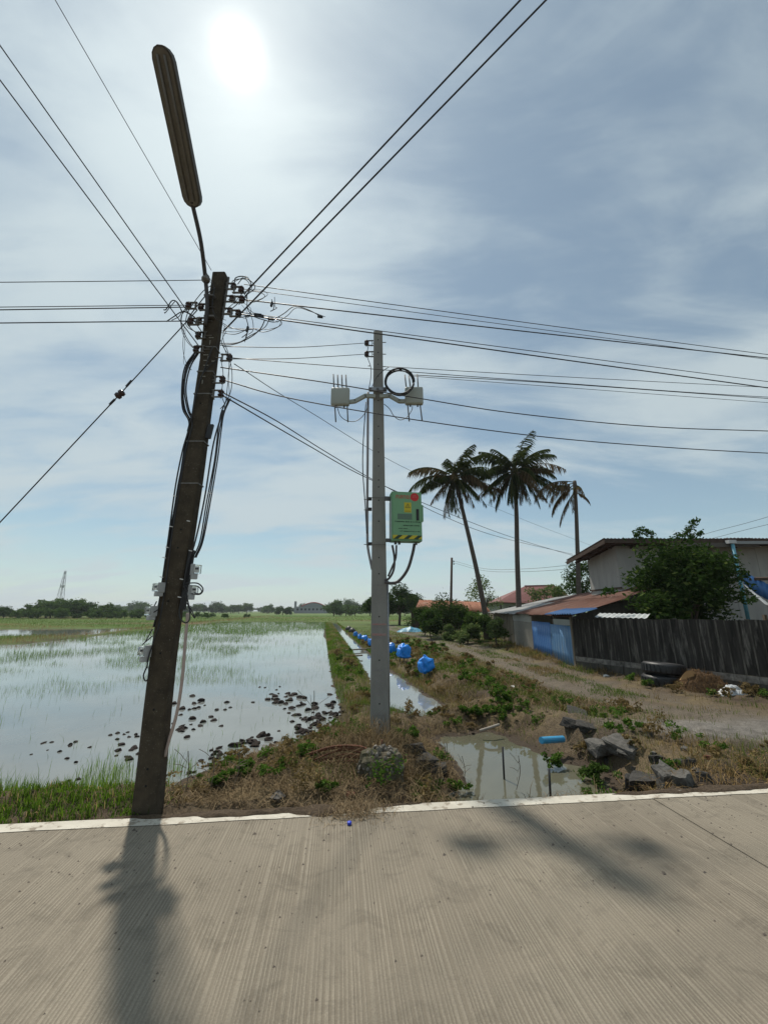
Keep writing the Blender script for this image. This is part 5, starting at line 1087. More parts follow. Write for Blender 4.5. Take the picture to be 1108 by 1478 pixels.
one(mb, 'tarpaulin', pm('teal_tarpaulin', (0.05, 0.24, 0.34), (0.03, 0.16, 0.27), 3, rough=.5), 'crumpled teal tarpaulin heap lying beside the bend of the track', 'tarpaulin', base=(p.x, p.y, -.3))

# ------------------------------------------------------------------ foreground things
def rock_mesh(name, seed, sub=2, sx=1, sy=1, sz=1, jag=.22, flat=0.0):
    bm = bmesh.new(); bmesh.ops.create_icosphere(bm, subdivisions=sub, radius=.5); r_ = random.Random(seed)
    pl = [(Vector((r_.gauss(0, 1), r_.gauss(0, 1), r_.gauss(0, 1))).normalized(), r_.uniform(.16, .36)) for _ in range(10)]
    for v in bm.verts:
        for n_, d in pl:
            k = v.co.dot(n_) - d
            if k > 0: v.co -= n_ * k
        v.co *= 1 + r_.uniform(-jag, jag) * .25
        v.co = Vector((v.co.x * sx, v.co.y * sy, v.co.z * sz))
    me = bpy.data.meshes.new(name); bm.to_mesh(me); bm.free(); return me
MT['asphalt'] = pm('broken_dark_slab', (0.03, 0.029, 0.027), (0.07, 0.066, 0.061), 22, rough=.95, bump=.015, bscale=45, c3=(.17, .16, .145), s3=45, t3=(.58, .7), spec=.15)
MT['greyrock'] = pm('grey_rubble', (0.075, 0.072, 0.066), (0.14, 0.133, 0.122), 18, rough=.95, bump=.015, bscale=40, c3=(.10, .074, .048), s3=5, t3=(.55, .7), spec=.15)
def slab_mesh(seed):
    bm = bmesh.new(); bmesh.ops.create_cube(bm, size=1.0); r_ = random.Random(seed)
    for v in bm.verts: v.co += Vector((r_.uniform(-.22, .22), r_.uniform(-.22, .22), r_.uniform(-.2, .2)))
    bmesh.ops.subdivide_edges(bm, edges=list(bm.edges), cuts=1, use_grid_fill=True)
    for v in bm.verts: v.co += Vector((r_.uniform(-1, 1), r_.uniform(-1, 1), r_.uniform(-1, 1))) * .07
    bmesh.ops.subdivide_edges(bm, edges=list(bm.edges), cuts=2, use_grid_fill=True)
    for v in bm.verts: v.co += Vector((r_.uniform(-1, 1), r_.uniform(-1, 1), r_.uniform(-1, 1))) * .045
    bmesh.ops.smooth_vert(bm, verts=list(bm.verts), factor=.5, use_axis_x=True, use_axis_y=True, use_axis_z=True)
    for v in bm.verts: v.co += Vector((r_.uniform(-1, 1), r_.uniform(-1, 1), r_.uniform(-1, 1))) * .02; v.co.z *= .6
    me = bpy.data.meshes.new('chunk'); bm.to_mesh(me); bm.free(); return me
chunks = [slab_mesh(20 + i) for i in range(5)]
def chunk(x, y, w, h, mat, label, group, z=None, rz=None, k=None):
    """a broken lump whose base rests at picture point (x, y)"""
    zg = -.1
    for _ in range(8): p = G(x, y, zg); zg = .5 * zg + .5 * hz1(p.x, p.y)
    p = G(x, y, zg); s = w * p.y / F * .68
    o_ = link('rubble_chunk', chunks[rnd.randrange(5) if k is None else k].copy(), MT[mat], None); o_.location = (p.x, p.y, zg + h * p.y / F * .08)
    o_.scale = (s, s * .9, h * p.y / F / .75); o_.rotation_euler = (rnd.uniform(-.25, .25), rnd.uniform(-.25, .25), rnd.uniform(0, 6) if rz is None else rz)
    return tag(o_, label, 'rubble', group)
GR = 'broken slabs heaped at the pond bank'; GD = 'dark lumps by the newer pole'
for a in ((833, 1034, 42, 13, 'asphalt', 'flat dark slab lying topmost on the right pond bank'), (826, 1046, 34, 12, 'asphalt', 'dark broken slab just under the topmost flat slab'), (850, 1052, 36, 12, 'asphalt', 'dark slab leaning on the weeds of the right pond bank'),
          (866, 1080, 40, 20, 'greyrock', 'pale grey boulder next to the blue pipe'), (902, 1083, 48, 22, 'greyrock', 'widest pale grey boulder of the pond bank'), (962, 1132, 34, 36, 'greyrock', 'upright grey lump beside the white road line'),
          (990, 1110, 38, 22, 'asphalt', 'dark square lump on top of the grey rubble'), (988, 1134, 32, 28, 'greyrock', 'grey split lump under the dark square one'), (935, 1136, 52, 24, 'asphalt', 'long dark slab tipped towards the pond by the road'),
          (912, 1140, 26, 30, 'asphalt', 'dark upright slab standing at the pond edge by the road'), (948, 1098, 22, 14, 'asphalt', 'small black lump in the dry weeds'), (1018, 1126, 22, 16, 'asphalt', 'small dark lump at the dry grass end of the rubble'), (1020, 1095, 12, 9, 'rust', 'small reddish brick lump beside the dark square rubble')):
    chunk(*a, GR)
for a in ((592, 1082, 40, 14, 'asphalt', 'thin black slab right behind the broken concrete stump'), (606, 1100, 46, 24, 'asphalt', 'bulky black lump beside the broken concrete stump'), (624, 1116, 50, 16, 'asphalt', 'long flat black lump at the pond edge'), (590, 1132, 14, 9, 'asphalt', 'small black lump in the dry stalks'),
          (400, 1152, 24, 8, 'greyrock', 'flat pale stone in the straw near the road'), (505, 1150, 16, 8, 'rust', 'brick red stone in the straw near the road'), (466, 1128, 18, 8, 'rust', 'brown broken tile among the rebar')):
    chunk(*a, GD)
rr2 = random.Random(55)
for i in range(26):
    x, y = (rr2.uniform(830, 1040), rr2.uniform(1060, 1136)) if i < 16 else (rr2.uniform(575, 640), rr2.uniform(1085, 1140))
    if i < 16 and y > 1100 and x < 900: x += 80
    chunk(x, y, rr2.uniform(7, 17), rr2.uniform(5, 10), rr2.choice(('asphalt', 'greyrock')), 'small broken stone among the larger rubble' if i < 16 else 'small stone among the black lumps by the stump', 'small stones in the rubble' if i < 16 else 'small stones by the stump')
# broken concrete stump with aggregate and bent bars
sp_ = G(548, 1158, -.02); sp_.y += .45; sp_.x = -0.03
stump = thing('concrete_stump', 'broken concrete stump with exposed aggregate in front of the newer pole', 'concrete stump', (sp_.x, sp_.y, -.1))
bm = bmesh.new(); bmesh.ops.create_icosphere(bm, subdivisions=4, radius=1.0); r_ = random.Random(4)
for v in bm.verts:
    x, y, z = v.co; nz = float(fbm(np.array([x * 3 + 9]), np.array([y * 3 + z * 4 + 5]), 3, 4)[0]) - .5; nf_ = float(fbm(np.array([x * 11 + 9]), np.array([y * 11 + z * 13 + 5]), 8, 3)[0]) - .5
    s_ = 1 + .40 * nz + .18 * nf_; wv = .20 + .04 * (z > .1) - .03 * (z < -.2); zz_ = max(-.9, min(z, .62 + .2 * nz)); v.co = Vector((x * s_ * wv + (.04 if z < 0 else 0), y * s_ * wv * .8, .10 + zz_ * .38))
me = bpy.data.meshes.new('block'); bm.to_mesh(me); bm.free()
MT['stump'] = pm('mossy_broken_concrete', (0.13, 0.118, 0.09), (0.07, 0.06, 0.04), 6, rough=.95, bump=.012, bscale=28, c3=(.055, .06, .03), s3=4, t3=(.5, .62), spec=.15)
link('block', me, MT['stump'], stump, False)
peb = [rock_mesh('pebble', 60 + i, 1, 1, .8, .75) for i in range(3)]
MT['peb'] = pm('aggregate_stone', (0.22, 0.20, 0.175), (0.12, 0.108, 0.09), 30, rough=.9)
for i in range(230):
    a = r_.uniform(0, 6.28); q = r_.uniform(0, 1) ** .6; o_ = link('aggregate_stone', peb[i % 3], MT['peb'], stump)
    x, y = math.cos(a) * .235 * q, math.sin(a) * .19 * q; o_.location = (x, y, .35 - .16 * q ** 3 + r_.uniform(-.03, .035)); s_ = r_.uniform(.03, .075); o_.scale = (s_, s_, s_); o_.rotation_euler = (r_.uniform(0, 6), r_.uniform(0, 6), r_.uniform(0, 6))
for pp, r1 in (([(550, 1084), (551, 1068)], .011), ([(541, 1090), (520, 1078), (480, 1078), (440, 1090), (412, 1097)], .011), ([(535, 1092), (500, 1082), (470, 1090), (430, 1108), (390, 1116)], .010), ([(538, 1096), (495, 1093), (450, 1102), (415, 1112), (388, 1118)], .010),
               ([(530, 1100), (490, 1099), (450, 1106), (420, 1116)], .009), ([(534, 1086), (505, 1080), (470, 1082), (430, 1096), (415, 1096)], .010), ([(533, 1094), (500, 1089), (462, 1097)], .009)):
    P = [A(x, y, 4.55 + .5 * (548 - x) / 150) for x, y in pp]; MB().tube(smooth_path(P), r1, 6).build('rebar', MT['rust'], stump, True)
# blue pipe, sticks, cap
def stick(name, label, cat, pts, r, mat, n=7, group=None): mb = MB(); mb.tube(smooth_path(pts), r, n); return one(mb, name, mat, label, cat, group, base=pts[0], smooth=True)
p = G(782, 1075, -.22); z_ = max(hz1(p.x, p.y) + .06, -.25); pa, pb = A(781, 1069, p.y - .1), A(812, 1067, p.y + .12)
mb = MB(); d_ = (pb - pa).normalized()
mb.lathe(pa, [(.037, 0), (.045, 0), (.045, (pb - pa).length), (.037, (pb - pa).length)], 14, d_)
mb.lathe(pa - d_ * .002, [(.036, 0), (.036, .004)], 14, d_)
one(mb, 'blue_pipe', pm('blue_pvc_pipe', (0.03, 0.28, 0.50), (0.04, 0.22, 0.40), 12, rough=.4), 'short cut end of blue pipe poking out of the pond bank', 'pipe', base=pa)
p = G(727, 1125, WL); stick('pond_stake', 'dark upright stake standing alone in the middle of the pond', 'stake', [Vector((p.x, p.y, -.6)), A(725, 1078, p.y)], .012, MT['black'])
p = G(793, 1150, WL); stick('pond_stake', 'dark upright stake in the pond close to the white road line', 'stake', [Vector((p.x, p.y, -.6)), A(792, 1110, p.y)], .013, MT['black'])
p = G(690, 1060, -.33); stick('fallen_branch', 'pale bare branch fallen across the far pond edge', 'branch', [A(692, 1055, p.y), A(705, 1051, p.y), A(720, 1046, p.y + .1)], .02, pm('pale_dead_wood', (.30, .27, .23), (.22, .2, .17), 20, rough=.9))
for i, (x0, y0, x1, y1) in enumerate(((498, 939, 545, 934), (503, 946, 515, 946))):
    p, q = G(x0, y0, -.28), G(x1, y1, -.28); p.x -= .2; q.x += .25; stick('crossing_pole', ('long bamboo pole laid across the narrow ditch', 'short bamboo pole laid across the narrow ditch')[i], 'pole', [p, p.lerp(q, .5) - Vector((0, 0, .02)), q], .035, MT['plank'])
p = G(504, 1191, 0); o_ = MB().lathe((0, 0, 0), [(.012, 0), (.017, .001), (.017, .016), (.014, .02), (.0, .02)], 16).build('bottle_cap', pm('blue_cap_plastic', (.02, .05, .5), rough=.4), None, True); o_.location = (p.x, p.y, .003); tag(o_, 'small blue bottle cap lying on the road beside the spilled straw', 'bottle cap')
MT['litter'] = pm('white_litter', (.6, .6, .58), (.5, .5, .48), 20, rough=.6)
for i, (x, y, s_, lab) in enumerate(((874, 976, .16, 'crumpled white scrap in the grass at the fence foot'), (905, 974, .13, 'small pale scrap of paper in the grass between fence and track'), (546, 962, .12, 'white scrap floating at the ditch edge'), (830, 1042, .08, 'tiny white scrap on the dark slabs'), (740, 1000, .1, 'white scrap on the bare earth by the track'))):
    p = G(x, y, -.25); o_ = link('litter', rock_mesh('litter', 80 + i, 2, 1, .7, .5, .9), MT['litter'], None); o_.location = (p.x, p.y, hz1(p.x, p.y) + .05); o_.scale = (s_ * 1.4, s_ * 1.4, s_ * 1.2); tag(o_, lab, 'litter')
p = G(100, 1156, -.3); o_ = link('litter', rock_mesh('litter', 88, 2, 1, .7, .5, .9), MT['litter'], None); o_.location = (p.x, p.y, hz1(p.x, p.y) + .08); o_.scale = (.05, .05, .05); tag(o_, 'small white scrap in the lush grass beside the old pole', 'litter')
# tyres, earth heap, white sack against the fence
tyre = thing('tyre', 'x', 'tyre', (0, 0, 0), 'tyres against the fence'); pr_ = [(.30, -.13), (.40, -.145), (.49, -.13), (.53, -.09), (.54, 0), (.53, .09), (.49, .13), (.40, .145), (.30, .13), (.28, .10), (.28, -.10)]
mb = MB(); nn_ = 28; K = len(pr_)
for r1, z in pr_:
    for k in range(nn_): a = 2 * math.pi * k / nn_; mb.v.append((r1 * math.cos(a), r1 * math.sin(a), z))
mb.f = [(i * nn_ + k, i * nn_ + (k + 1) % nn_, ((i + 1) % K) * nn_ + (k + 1) % nn_, ((i + 1) % K) * nn_ + k) for i in range(K) for k in range(nn_)]
mb.build('casing', MT['black'], tyre, True, local=True)
for k in range(28):
    a = 2 * math.pi * k / 28; MB().box((.54 * math.cos(a), .54 * math.sin(a), 0), (.025, .07, .17), (0, 0, a)).build('tread_block', MT['black'], tyre, local=True)
tb = G(972, 988, ZG); tb += fn * 0.0
tyl = ['bottom black truck tyre of the stack leaning on the fence', 'top tilted black truck tyre of the stack at the fence']
tc_ = fF + fd * ((tb - fF).dot(fd)) + fn * .62
for i in range(2):
    o_ = tyre if i == 0 else copy_tree(tyre); o_.location = (tc_.x + (.0, .05, .03)[i], tc_.y, hz1(tc_.x, tc_.y) + .12 + .285 * i); o_.rotation_euler = (0, (.0, .09)[i], .3 * i); o_.scale = (.9, .9, 1.0); o_['label'] = tyl[i]
def heap(name, label, cat, c, rx, ry, h, mat, seed, rough=.12):
    mb = MB(); n = 22
    for i in range(n + 1):
        for j in range(n + 1):
            x, y = -1 + 2 * i / n, -1 + 2 * j / n; d = max(0, 1 - (x * x + y * y)); nz = float(fbm(np.array([x * 3 + seed]), np.array([y * 3.]), seed, 4)[0]) - .5
            X_, Y_ = c.x + x * rx, c.y + y * ry; mb.v.append((X_, Y_, hz1(X_, Y_) - .05 + (d ** .8) * h * (1 + nz * 1.3) + (.04 if d > 0 else 0)))
    mb.f = [(i * (n + 1) + j, (i + 1) * (n + 1) + j, (i + 1) * (n + 1) + j + 1, i * (n + 1) + j + 1) for i in range(n) for j in range(n)]
    return one(mb, name, mat, label, cat, base=(c.x, c.y, hz1(c.x, c.y)), smooth=True)
hc = fF + fd * ((G(1025, 995, ZG) - fF).dot(fd)) + fn * .55
heap('earth_heap', 'brown heap of earth and dry roots piled against the fence', 'earth heap', hc, .62, .5, .38, pm('loose_brown_earth', (.06, .036, .02), (.115, .072, .04), 14, rough=1, bump=.03, bscale=25, spec=.1), 3)
wc = fF + fd * ((G(1075, 1000, ZG) - fF).dot(fd)) + fn * .5
heap('white_bag', 'torn white plastic bag slumped beside the brown earth heap', 'plastic bag', wc, .36, .2, .13, pm('white_plastic_film', (.50, .53, .55), (.40, .42, .44), 10, rough=.35, bump=.01, bscale=12), 6)
lf = hc + fn * .35; mb = MB()
for k in range(9): mb.v += [(lf.x - .25 + .06 * k, lf.y, hz1(lf.x, lf.y) + .22 + .012 * k), (lf.x - .25 + .06 * k, lf.y + .02, hz1(lf.x, lf.y) + .22 + .012 * k + .16 * math.sin(math.pi * k / 8.5))]
mb.f = [(2 * k, 2 * k + 2, 2 * k + 3, 2 * k + 1) for k in range(8)]
mb2 = MB(); mb2.v = mb.v + [(x, y + .012, z) for x, y, z in mb.v]; K = len(mb.v); mb2.f = mb.f + [tuple(i + K for i in reversed(f)) for f in mb.f]
one(mb2, 'dry_leaf', pm('tan_dry_leaf', (.42, .24, .10), (.34, .19, .08), 8, rough=.8), 'large curled tan dry leaf lying on the earth heap', 'leaf', base=mb.v[0])

# mud clods standing out of the paddy
clods = [rock_mesh('mud_clod', 100 + i, 2, 1, .8, .55, .5) for i in range(6)]
MT['mud'] = pm('wet_dark_mud', (.012, .009, .008), (.028, .02, .017), 20, rough=.85, spec=.2, bump=.01, bscale=30)
cl_px = []
r_ = random.Random(12)
for (cx_, cy_, sx, sy, n, s0, s1) in ((190, 1082, 22, 14, 12, 9, 20), (180, 1062, 18, 8, 8, 6, 13), (80, 1075, 45, 22, 12, 5, 12), (105, 1125, 10, 3, 3, 6, 10), (290, 1030, 35, 20, 24, 6, 16), (265, 1052, 16, 10, 9, 8, 18), (365, 1070, 28, 10, 20, 7, 24), (320, 1098, 26, 16, 26, 7, 16), (280, 1120, 14, 10, 10, 7, 16),
                              (420, 1010, 40, 12, 24, 6, 17), (455, 1035, 34, 16, 46, 6, 18), (440, 1055, 28, 12, 26, 7, 18), (400, 1085, 30, 10, 18, 7, 15), (480, 1030, 12, 16, 18, 6, 14), (350, 1118, 14, 8, 8, 8, 14), (390, 995, 30, 8, 5, 5, 9), (460, 1065, 20, 10, 16, 6, 13)):
    for _ in range(n): cl_px.append((r_.gauss(cx_, sx * .6), r_.gauss(cy_, sy * .6), r_.uniform(s0, s1)))
nc = 0
for x, y, s in cl_px:
    p = G(x, y, WL)
    if float(sdf(PADDY, np.array([p.x]), np.array([p.y]))[0]) > 0.05 or nc >= 290: continue
    w = s * p.y / F * .9; o_ = link('mud_clod', clods[nc % 6], MT['mud'], None, False); o_.location = (p.x, p.y, WL + w * .06); o_.scale = (w, w, w * r_.uniform(.6, 1.1)); o_.rotation_euler = (0, 0, r_.uniform(0, 6)); nc += 1
    tag(o_, 'dark wet mud clod standing out of the shallow paddy water', 'mud clod', 'mud clods in the paddy')

# ------------------------------------------------------------------ grass, straw, rice
def blades(P, h, w, lean, cols, mat, name, label=None, cat=None, curl=1.0, seed=0):
    r_ = np.random.RandomState(seed); n = len(P); a = r_.uniform(0, 2 * np.pi, n); d = np.stack([np.cos(a), np.sin(a), np.zeros(n)], 1)
    sa = a + np.pi / 2 + r_.uniform(-.6, .6, n); s = np.stack([np.cos(sa), np.sin(sa), np.zeros(n)], 1) * (w / 2)[:, None]
    up_ = np.array([0, 0, 1.0]); ln_ = lean * r_.uniform(.2, 1.3, n)
    m_ = P + up_ * (h * .55 * np.cos(ln_ * .5))[:, None] + d * (h * .55 * np.sin(ln_ * .5))[:, None]
    e_ = m_ + up_ * (h * .5 * np.cos(ln_ * (1 + curl * .5)))[:, None] + d * (h * .5 * np.sin(ln_ * (1 + curl * .5)))[:, None]
    V = np.stack([P - s, P + s, m_ + s * .75, m_ - s * .75, e_], 1).reshape(-1, 3); b_ = np.arange(n) * 5
    o = np_mesh(name, V, np.stack([b_, b_ + 1, b_ + 2, b_ + 3], 1), np.stack([b_ + 3, b_ + 2, b_ + 4], 1), np.repeat(cols, 5, 0), mat)
    tag(o, label, cat, kind='stuff'); return o
def scatter(n, x0, x1, y0, y1, dens, seed, wet=False):
    r_ = np.random.RandomState(seed); X = r_.uniform(x0, x1, n); Y = r_.uniform(y0, y1, n); k = r_.uniform(size=n) < dens(X, Y); X, Y = X[k], Y[k]
    if not wet:
        d = wdist(X, Y)[0]; k = (d > -.02) & (vroad(X, Y) > .03); X, Y = X[k], Y[k]
    return np.stack([X, Y, height(X, Y)], 1)
def colr(n, a, b, seed, c=None, pc=.15):
    r_ = np.random.RandomState(seed); t = r_.uniform(size=n)[:, None]; o = np.array(a) * (1 - t) + np.array(b) * t
    if c is not None: k = r_.uniform(size=n) < pc; o[k] = np.array(c) * r_.uniform(.7, 1.2, (k.sum(), 1))
    return o
GA, GBc, DRY = (0.035, 0.065, 0.012), (0.10, 0.15, 0.03), (0.26, 0.20, 0.10)
U = lambda n, a, b, s: np.random.RandomState(s).uniform(a, b, n)
# lush strip before the paddy on the left
P = scatter(60000, -9, -1.75, 2.6, 5.4, lambda X, Y: np.where(vroad(X, Y) < 1.55, .12 + .8 * sst(.42, .62, fbm(X * 3, Y * 3, 4, 3)), 0) * sst(-1.75, -2.25, X), 1); n = len(P)
blades(P, U(n, .04, .15, 1) * (0.6 + .6 * fbm(P[:, 0] * 2, P[:, 1] * 2, 6, 3)), U(n, .005, .010, 2), .9, colr(n, (.035, .07, .012), (.11, .18, .03), 3, DRY, .12), MT['blade'], 'verge_grass', 'lush green grass along the road edge before the paddy', 'grass', seed=1)
# tall rice clumps standing in the water behind that strip
P = scatter(26000, -9, -1.9, 4.0, 7.4, lambda X, Y: sst(.50, .72, fbm(X * 2.4, Y * 2.4, 14, 3)) * np.clip(1.25 - (vroad(X, Y) - 1.0) * .62, 0, 1) * (vroad(X, Y) > .9), 2, True); n = len(P); P[:, 2] = np.maximum(P[:, 2], WL - .03)
blades(P, U(n, .10, .28, 4), U(n, .004, .008, 5), .45, colr(n, (.07, .13, .02), (.18, .27, .06), 6), MT['blade'], 'marsh_grass', 'tall thin grass standing in the shallow water by the verge', 'grass', seed=2)
# rice seedlings: sparse near, patches, solid far away
def rice_d(X, Y):
    ins = sdf(PADDY, X, Y) < -.05; f1 = fbm(X * .35 + .08 * Y, Y * .55, 23, 4); f2 = fbm(X * 1.6, Y * 1.6, 29, 3); rows = .55 + .45 * np.sin((X + .16 * Y) * 21)
    left = sst(-.21, -.36, X / np.maximum(Y, 1)) ; patch = .8 * sst(.51, .60, f1 + .06 * (f2 - .5)) * sst(9.5, 13, Y) * (0.04 + .96 * left)
    far = sst(36, 54, Y + (f1 - .5) * 30 + 8 * left)
    return np.where(ins, np.clip(np.maximum(patch * (.5 + .5 * rows) * .8, far) + .035 * sst(.4, .6, f2), 0, 1), 0)
r_ = np.random.RandomState(31); yy = 6 * (80 / 6) ** r_.uniform(size=260000); xx = r_.uniform(-1.25, -.03, 260000) * yy * 1.0; k = r_.uniform(size=260000) < rice_d(xx, yy) * np.clip((yy / 20), .3, 1); X, Y = xx[k], yy[k]; n = len(X)
P = np.stack([X, Y, np.full(n, WL - .02)], 1); sc_ = np.clip(Y / 18, .75, 2.4)
blades(P, U(n, .10, .24, 8) * np.clip(sc_, .8, 1.15), .0065 * sc_ * U(n, .7, 1.3, 9), .6, colr(n, (.05, .10, .015), (.12, .20, .035), 10), MT['blade'], 'rice_seedlings', 'young green rice growing in the flooded paddy', 'rice', seed=3)
# far grassy fields: coarse tufts
r_ = np.random.RandomState(33); yy = 26 * (170 / 26.) ** r_.uniform(size=90000); xx = r_.uniform(-1.15, .1, 90000) * yy; k = (sdf(PADDY, xx, yy) > .1) & (sdf(FIELD2, xx, yy) > -.3 - 3 * r_.uniform(size=90000) ** 3) & (sdf(CANAL, xx, yy) > .2) & ((xx < -.17 * yy) | (yy > 78)); X, Y = xx[k], yy[k]; n = len(X)
fb = fbm(X * .05, Y * .12, 41, 4); bund_ = np.exp(-((X + 22.6 + .165 * (Y - 26)) / 1.6) ** 2)[:, None]
tt = np.clip(sst(.58, .70, fb)[:, None] + bund_ * 1.3, 0, 1); c = colr(n, (.06, .10, .022), (.12, .165, .045), 12) * (1 - tt) + colr(n, (.15, .105, .055), (.25, .185, .10), 13) * tt
blades(np.stack([X, Y, height(X, Y)], 1), U(n, .12, .35, 14) * (1 + bund_[:, 0] * 1.0) * .8, .012 * np.clip(Y / 25, .8, 4), .8, c, MT['blade'], 'field_grass', 'mixed green and dry grass over the fields beyond the paddy', 'grass', seed=4)
# banks, bund and track side on the right
def bank_d(X, Y):
    tr = np.abs(pdist(TRACK, X, Y)); f1 = fbm(X * .9, Y * .9, 51, 4)
    base = sst(.40, .58, f1) * .9 + .08; base = np.where(tr < 1.15, base * np.where(tr < .42, .95 * sst(7.0, 8.5, Y), .12), base)
    gx = np.exp(-(((X - 5.6) / 2.3) ** 2 + ((Y - 6.6) / 0.85) ** 2) ** 2)
    return base * (1 - .95 * gx)
r_ = np.random.RandomState(35); yy = 4.2 * (48 / 4.2) ** r_.uniform(size=330000); xx = r_.uniform(-.24, 1.12, 330000) * yy
k = (r_.uniform(size=len(xx)) < bank_d(xx, yy) * np.clip(yy / 12, .2, 1) * np.where(yy > 9, 1, .3)) & (wdist(xx, yy)[0] > .03) & (vroad(xx, yy) > .12) & (sdf(PADDY, xx, yy) > 0); X, Y = xx[k], yy[k]
fx_ = (X - fF.x) * fn.x + (Y - fF.y) * fn.y; k = (fx_ > .05) | (Y > 14); X, Y = X[k], Y[k]; sx_ = (X - w0.x) * wn.x + (Y - w0.y) * wn.y; k = (sx_ > .03) | (Y < 13.5); X, Y = X[k], Y[k]; n = len(X)
f3 = fbm(X * .8, Y * .8, 57, 3); tt = np.clip(sst(.50, .70, f3 + .10 * (np.abs(pdist(TRACK, X, Y)) > 1.3) * (X > 2.5) * (Y > 12)) + .15 * (Y < 8.5), 0, 1)[:, None]
c = colr(n, GA, GBc, 15) * (1 - tt) + colr(n, (.10, .075, .035), (.22, .165, .08), 16) * tt
wallside = np.exp(-np.abs((X - w0.x) * wn.x + (Y - w0.y) * wn.y - .5) / .7) * (Y > 13)
hh_ = U(n, .04, .19, 17) * (0.6 + .9 * f3) * (1 + .9 * wallside) * np.where(np.abs(pdist(TRACK, X, Y)) < 1.2, .6, 1)
blades(np.stack([X, Y, height(X, Y)], 1), hh_, .006 * np.clip(Y / 7, .9, 3) * U(n, .7, 1.3, 18), 1.0, c, MT['blade'], 'bank_grass', 'mixed green and dry grass on the ditch banks and track side', 'grass', seed=5)
# bund edges
r_ = np.random.RandomState(36); yy = 7.5 * (76 / 7.5) ** r_.uniform(size=90000); xx = -.15 * yy + r_.uniform(-1.6, 2.2, 90000) + .6; dd = wdist(xx, yy)[0]
k = (sdf(PADDY, xx, yy) < 2.2) & (sdf(PADDY, xx, yy) > -.12) & (sdf(CANAL, xx, yy) > .02) & (r_.uniform(size=len(xx)) < np.clip(yy / 22, .12, 1) * (.18 + .8 * np.exp(-(dd / .3) ** 2))); X, Y = xx[k], yy[k]; n = len(X)
tt = sst(.45, .6, fbm(X * 1.2, Y * .6, 59, 3))[:, None] * .8; c = colr(n, (.05, .095, .015), (.12, .19, .04), 19) * (1 - tt) + colr(n, (.15, .12, .06), (.24, .19, .1), 20) * tt
blades(np.stack([X, Y, np.maximum(height(X, Y), WL)], 1), U(n, .06, .22, 21), .006 * np.clip(Y / 8, .9, 4), .9, c, MT['blade'], 'bund_grass', 'grass fringing the mud bund between paddy and ditch', 'grass', seed=6)
# dry tangled straw over the mound and pond banks
def straw(n, x0, x1, y0, y1, dens, L0, L1, seed, name, label, cols=((.06, .042, .025), (.23, .175, .105)), wid=(.003, .006), flat=1.0, zoff=.01):
    P = scatter(n, x0, x1, y0, y1, dens, seed); r_ = np.random.RandomState(seed + 1); n = len(P); a = r_.uniform(0, 6.283, n); el = np.abs(r_.normal(0, .5, n)) * flat; l = r_.uniform(L0, L1, n)
    d = np.stack([np.cos(a) * np.cos(el), np.sin(a) * np.cos(el), np.sin(el)], 1); s = np.stack([-np.sin(a), np.cos(a), np.zeros(n)], 1) * (r_.uniform(*wid, n) / 2)[:, None]; z = np.array([0, 0, 1.])
    P[:, 2] += zoff * r_.uniform(size=n); m_ = P + d * (l * .5)[:, None] + z * (l * .08)[:, None]; e_ = P + d * l[:, None] - z * (l * r_.uniform(0, .35, n))[:, None]; zz_ = s[:, [1, 0, 2]] * 0 + z * np.linalg.norm(s, axis=1)[:, None]
    V = np.stack([P - s, P + s, m_ + s + zz_, m_ - s + zz_, e_ + s * .4, e_ - s * .4], 1).reshape(-1, 3); b_ = np.arange(n) * 6
    q = np.concatenate([np.stack([b_, b_ + 1, b_ + 2, b_ + 3], 1), np.stack([b_ + 3, b_ + 2, b_ + 4, b_ + 5], 1)])
    tag(np_mesh(name, V, q, None, np.repeat(colr(n, *cols, seed + 2), 6, 0), MT['straw']), label, 'dry straw', kind='stuff')
mound = lambda X, Y: np.where((vroad(X, Y) > .0), .25 + .75 * sst(.38, .55, fbm(X * 2.2, Y * 2.2, 83, 3)), 0) * sst(-2.4, -1.3, X) * (1 - sst(.8, 1.6, X))
straw(26000, -2.4, 1.0, 3.9, 7.6, mound, .05, .22, 200, 'mound_straw', 'tangled dry brown straw over the mound around the newer pole', flat=.7, zoff=.04)
straw(6500, -.75, .75, 4.3, 6.0, lambda X, Y: np.exp(-((X - .05) ** 2 + (Y - 4.95) ** 2) / .25), .18, .45, 230, 'stump_straw', 'long dry stalks leaning around the broken concrete stump', flat=2.0, zoff=.12)
straw(20000, .4, 4.6, 4.2, 10.5, lambda X, Y: np.exp(-(np.clip(sdf(POND, X, Y) - .1, 0, 9) / .55) ** 2) * (1 - .75 * (X > 2.1)) * (.2 + .8 * sst(.4, .55, fbm(X * 2, Y * 2, 87, 3))), .06, .24, 260, 'pond_straw', 'matted dry straw hanging over the pond banks', flat=.9, zoff=.05)
straw(4000, 2.6, 6.5, 4.3, 5.6, lambda X, Y: .5 * sst(.45, .6, fbm(X * 1.5, Y * 1.5, 89, 3)) + .1, .08, .25, 290, 'verge_straw', 'dry straw along the road edge by the rubble', ((.14, .09, .04), (.3, .21, .1)))
straw(15000, 1.2, 5.5, 8, 14, lambda X, Y: .75 * sst(.45, .6, fbm(X * 1.2, Y * 1.2, 91, 3)) * (np.abs(pdist(TRACK, X, Y)) > 1.2), .1, .3, 320, 'bank_straw', 'dry straw over the ditch bank below the track', wid=(.005, .010))
straw(5200, -.55, .15, 3.62, 4.05, lambda X, Y: np.exp(-((X + .22) / .2) ** 2 - ((Y - 3.95) / .16) ** 2) * 0 + 0, .05, .2, 350, 'none', 'none') if False else None
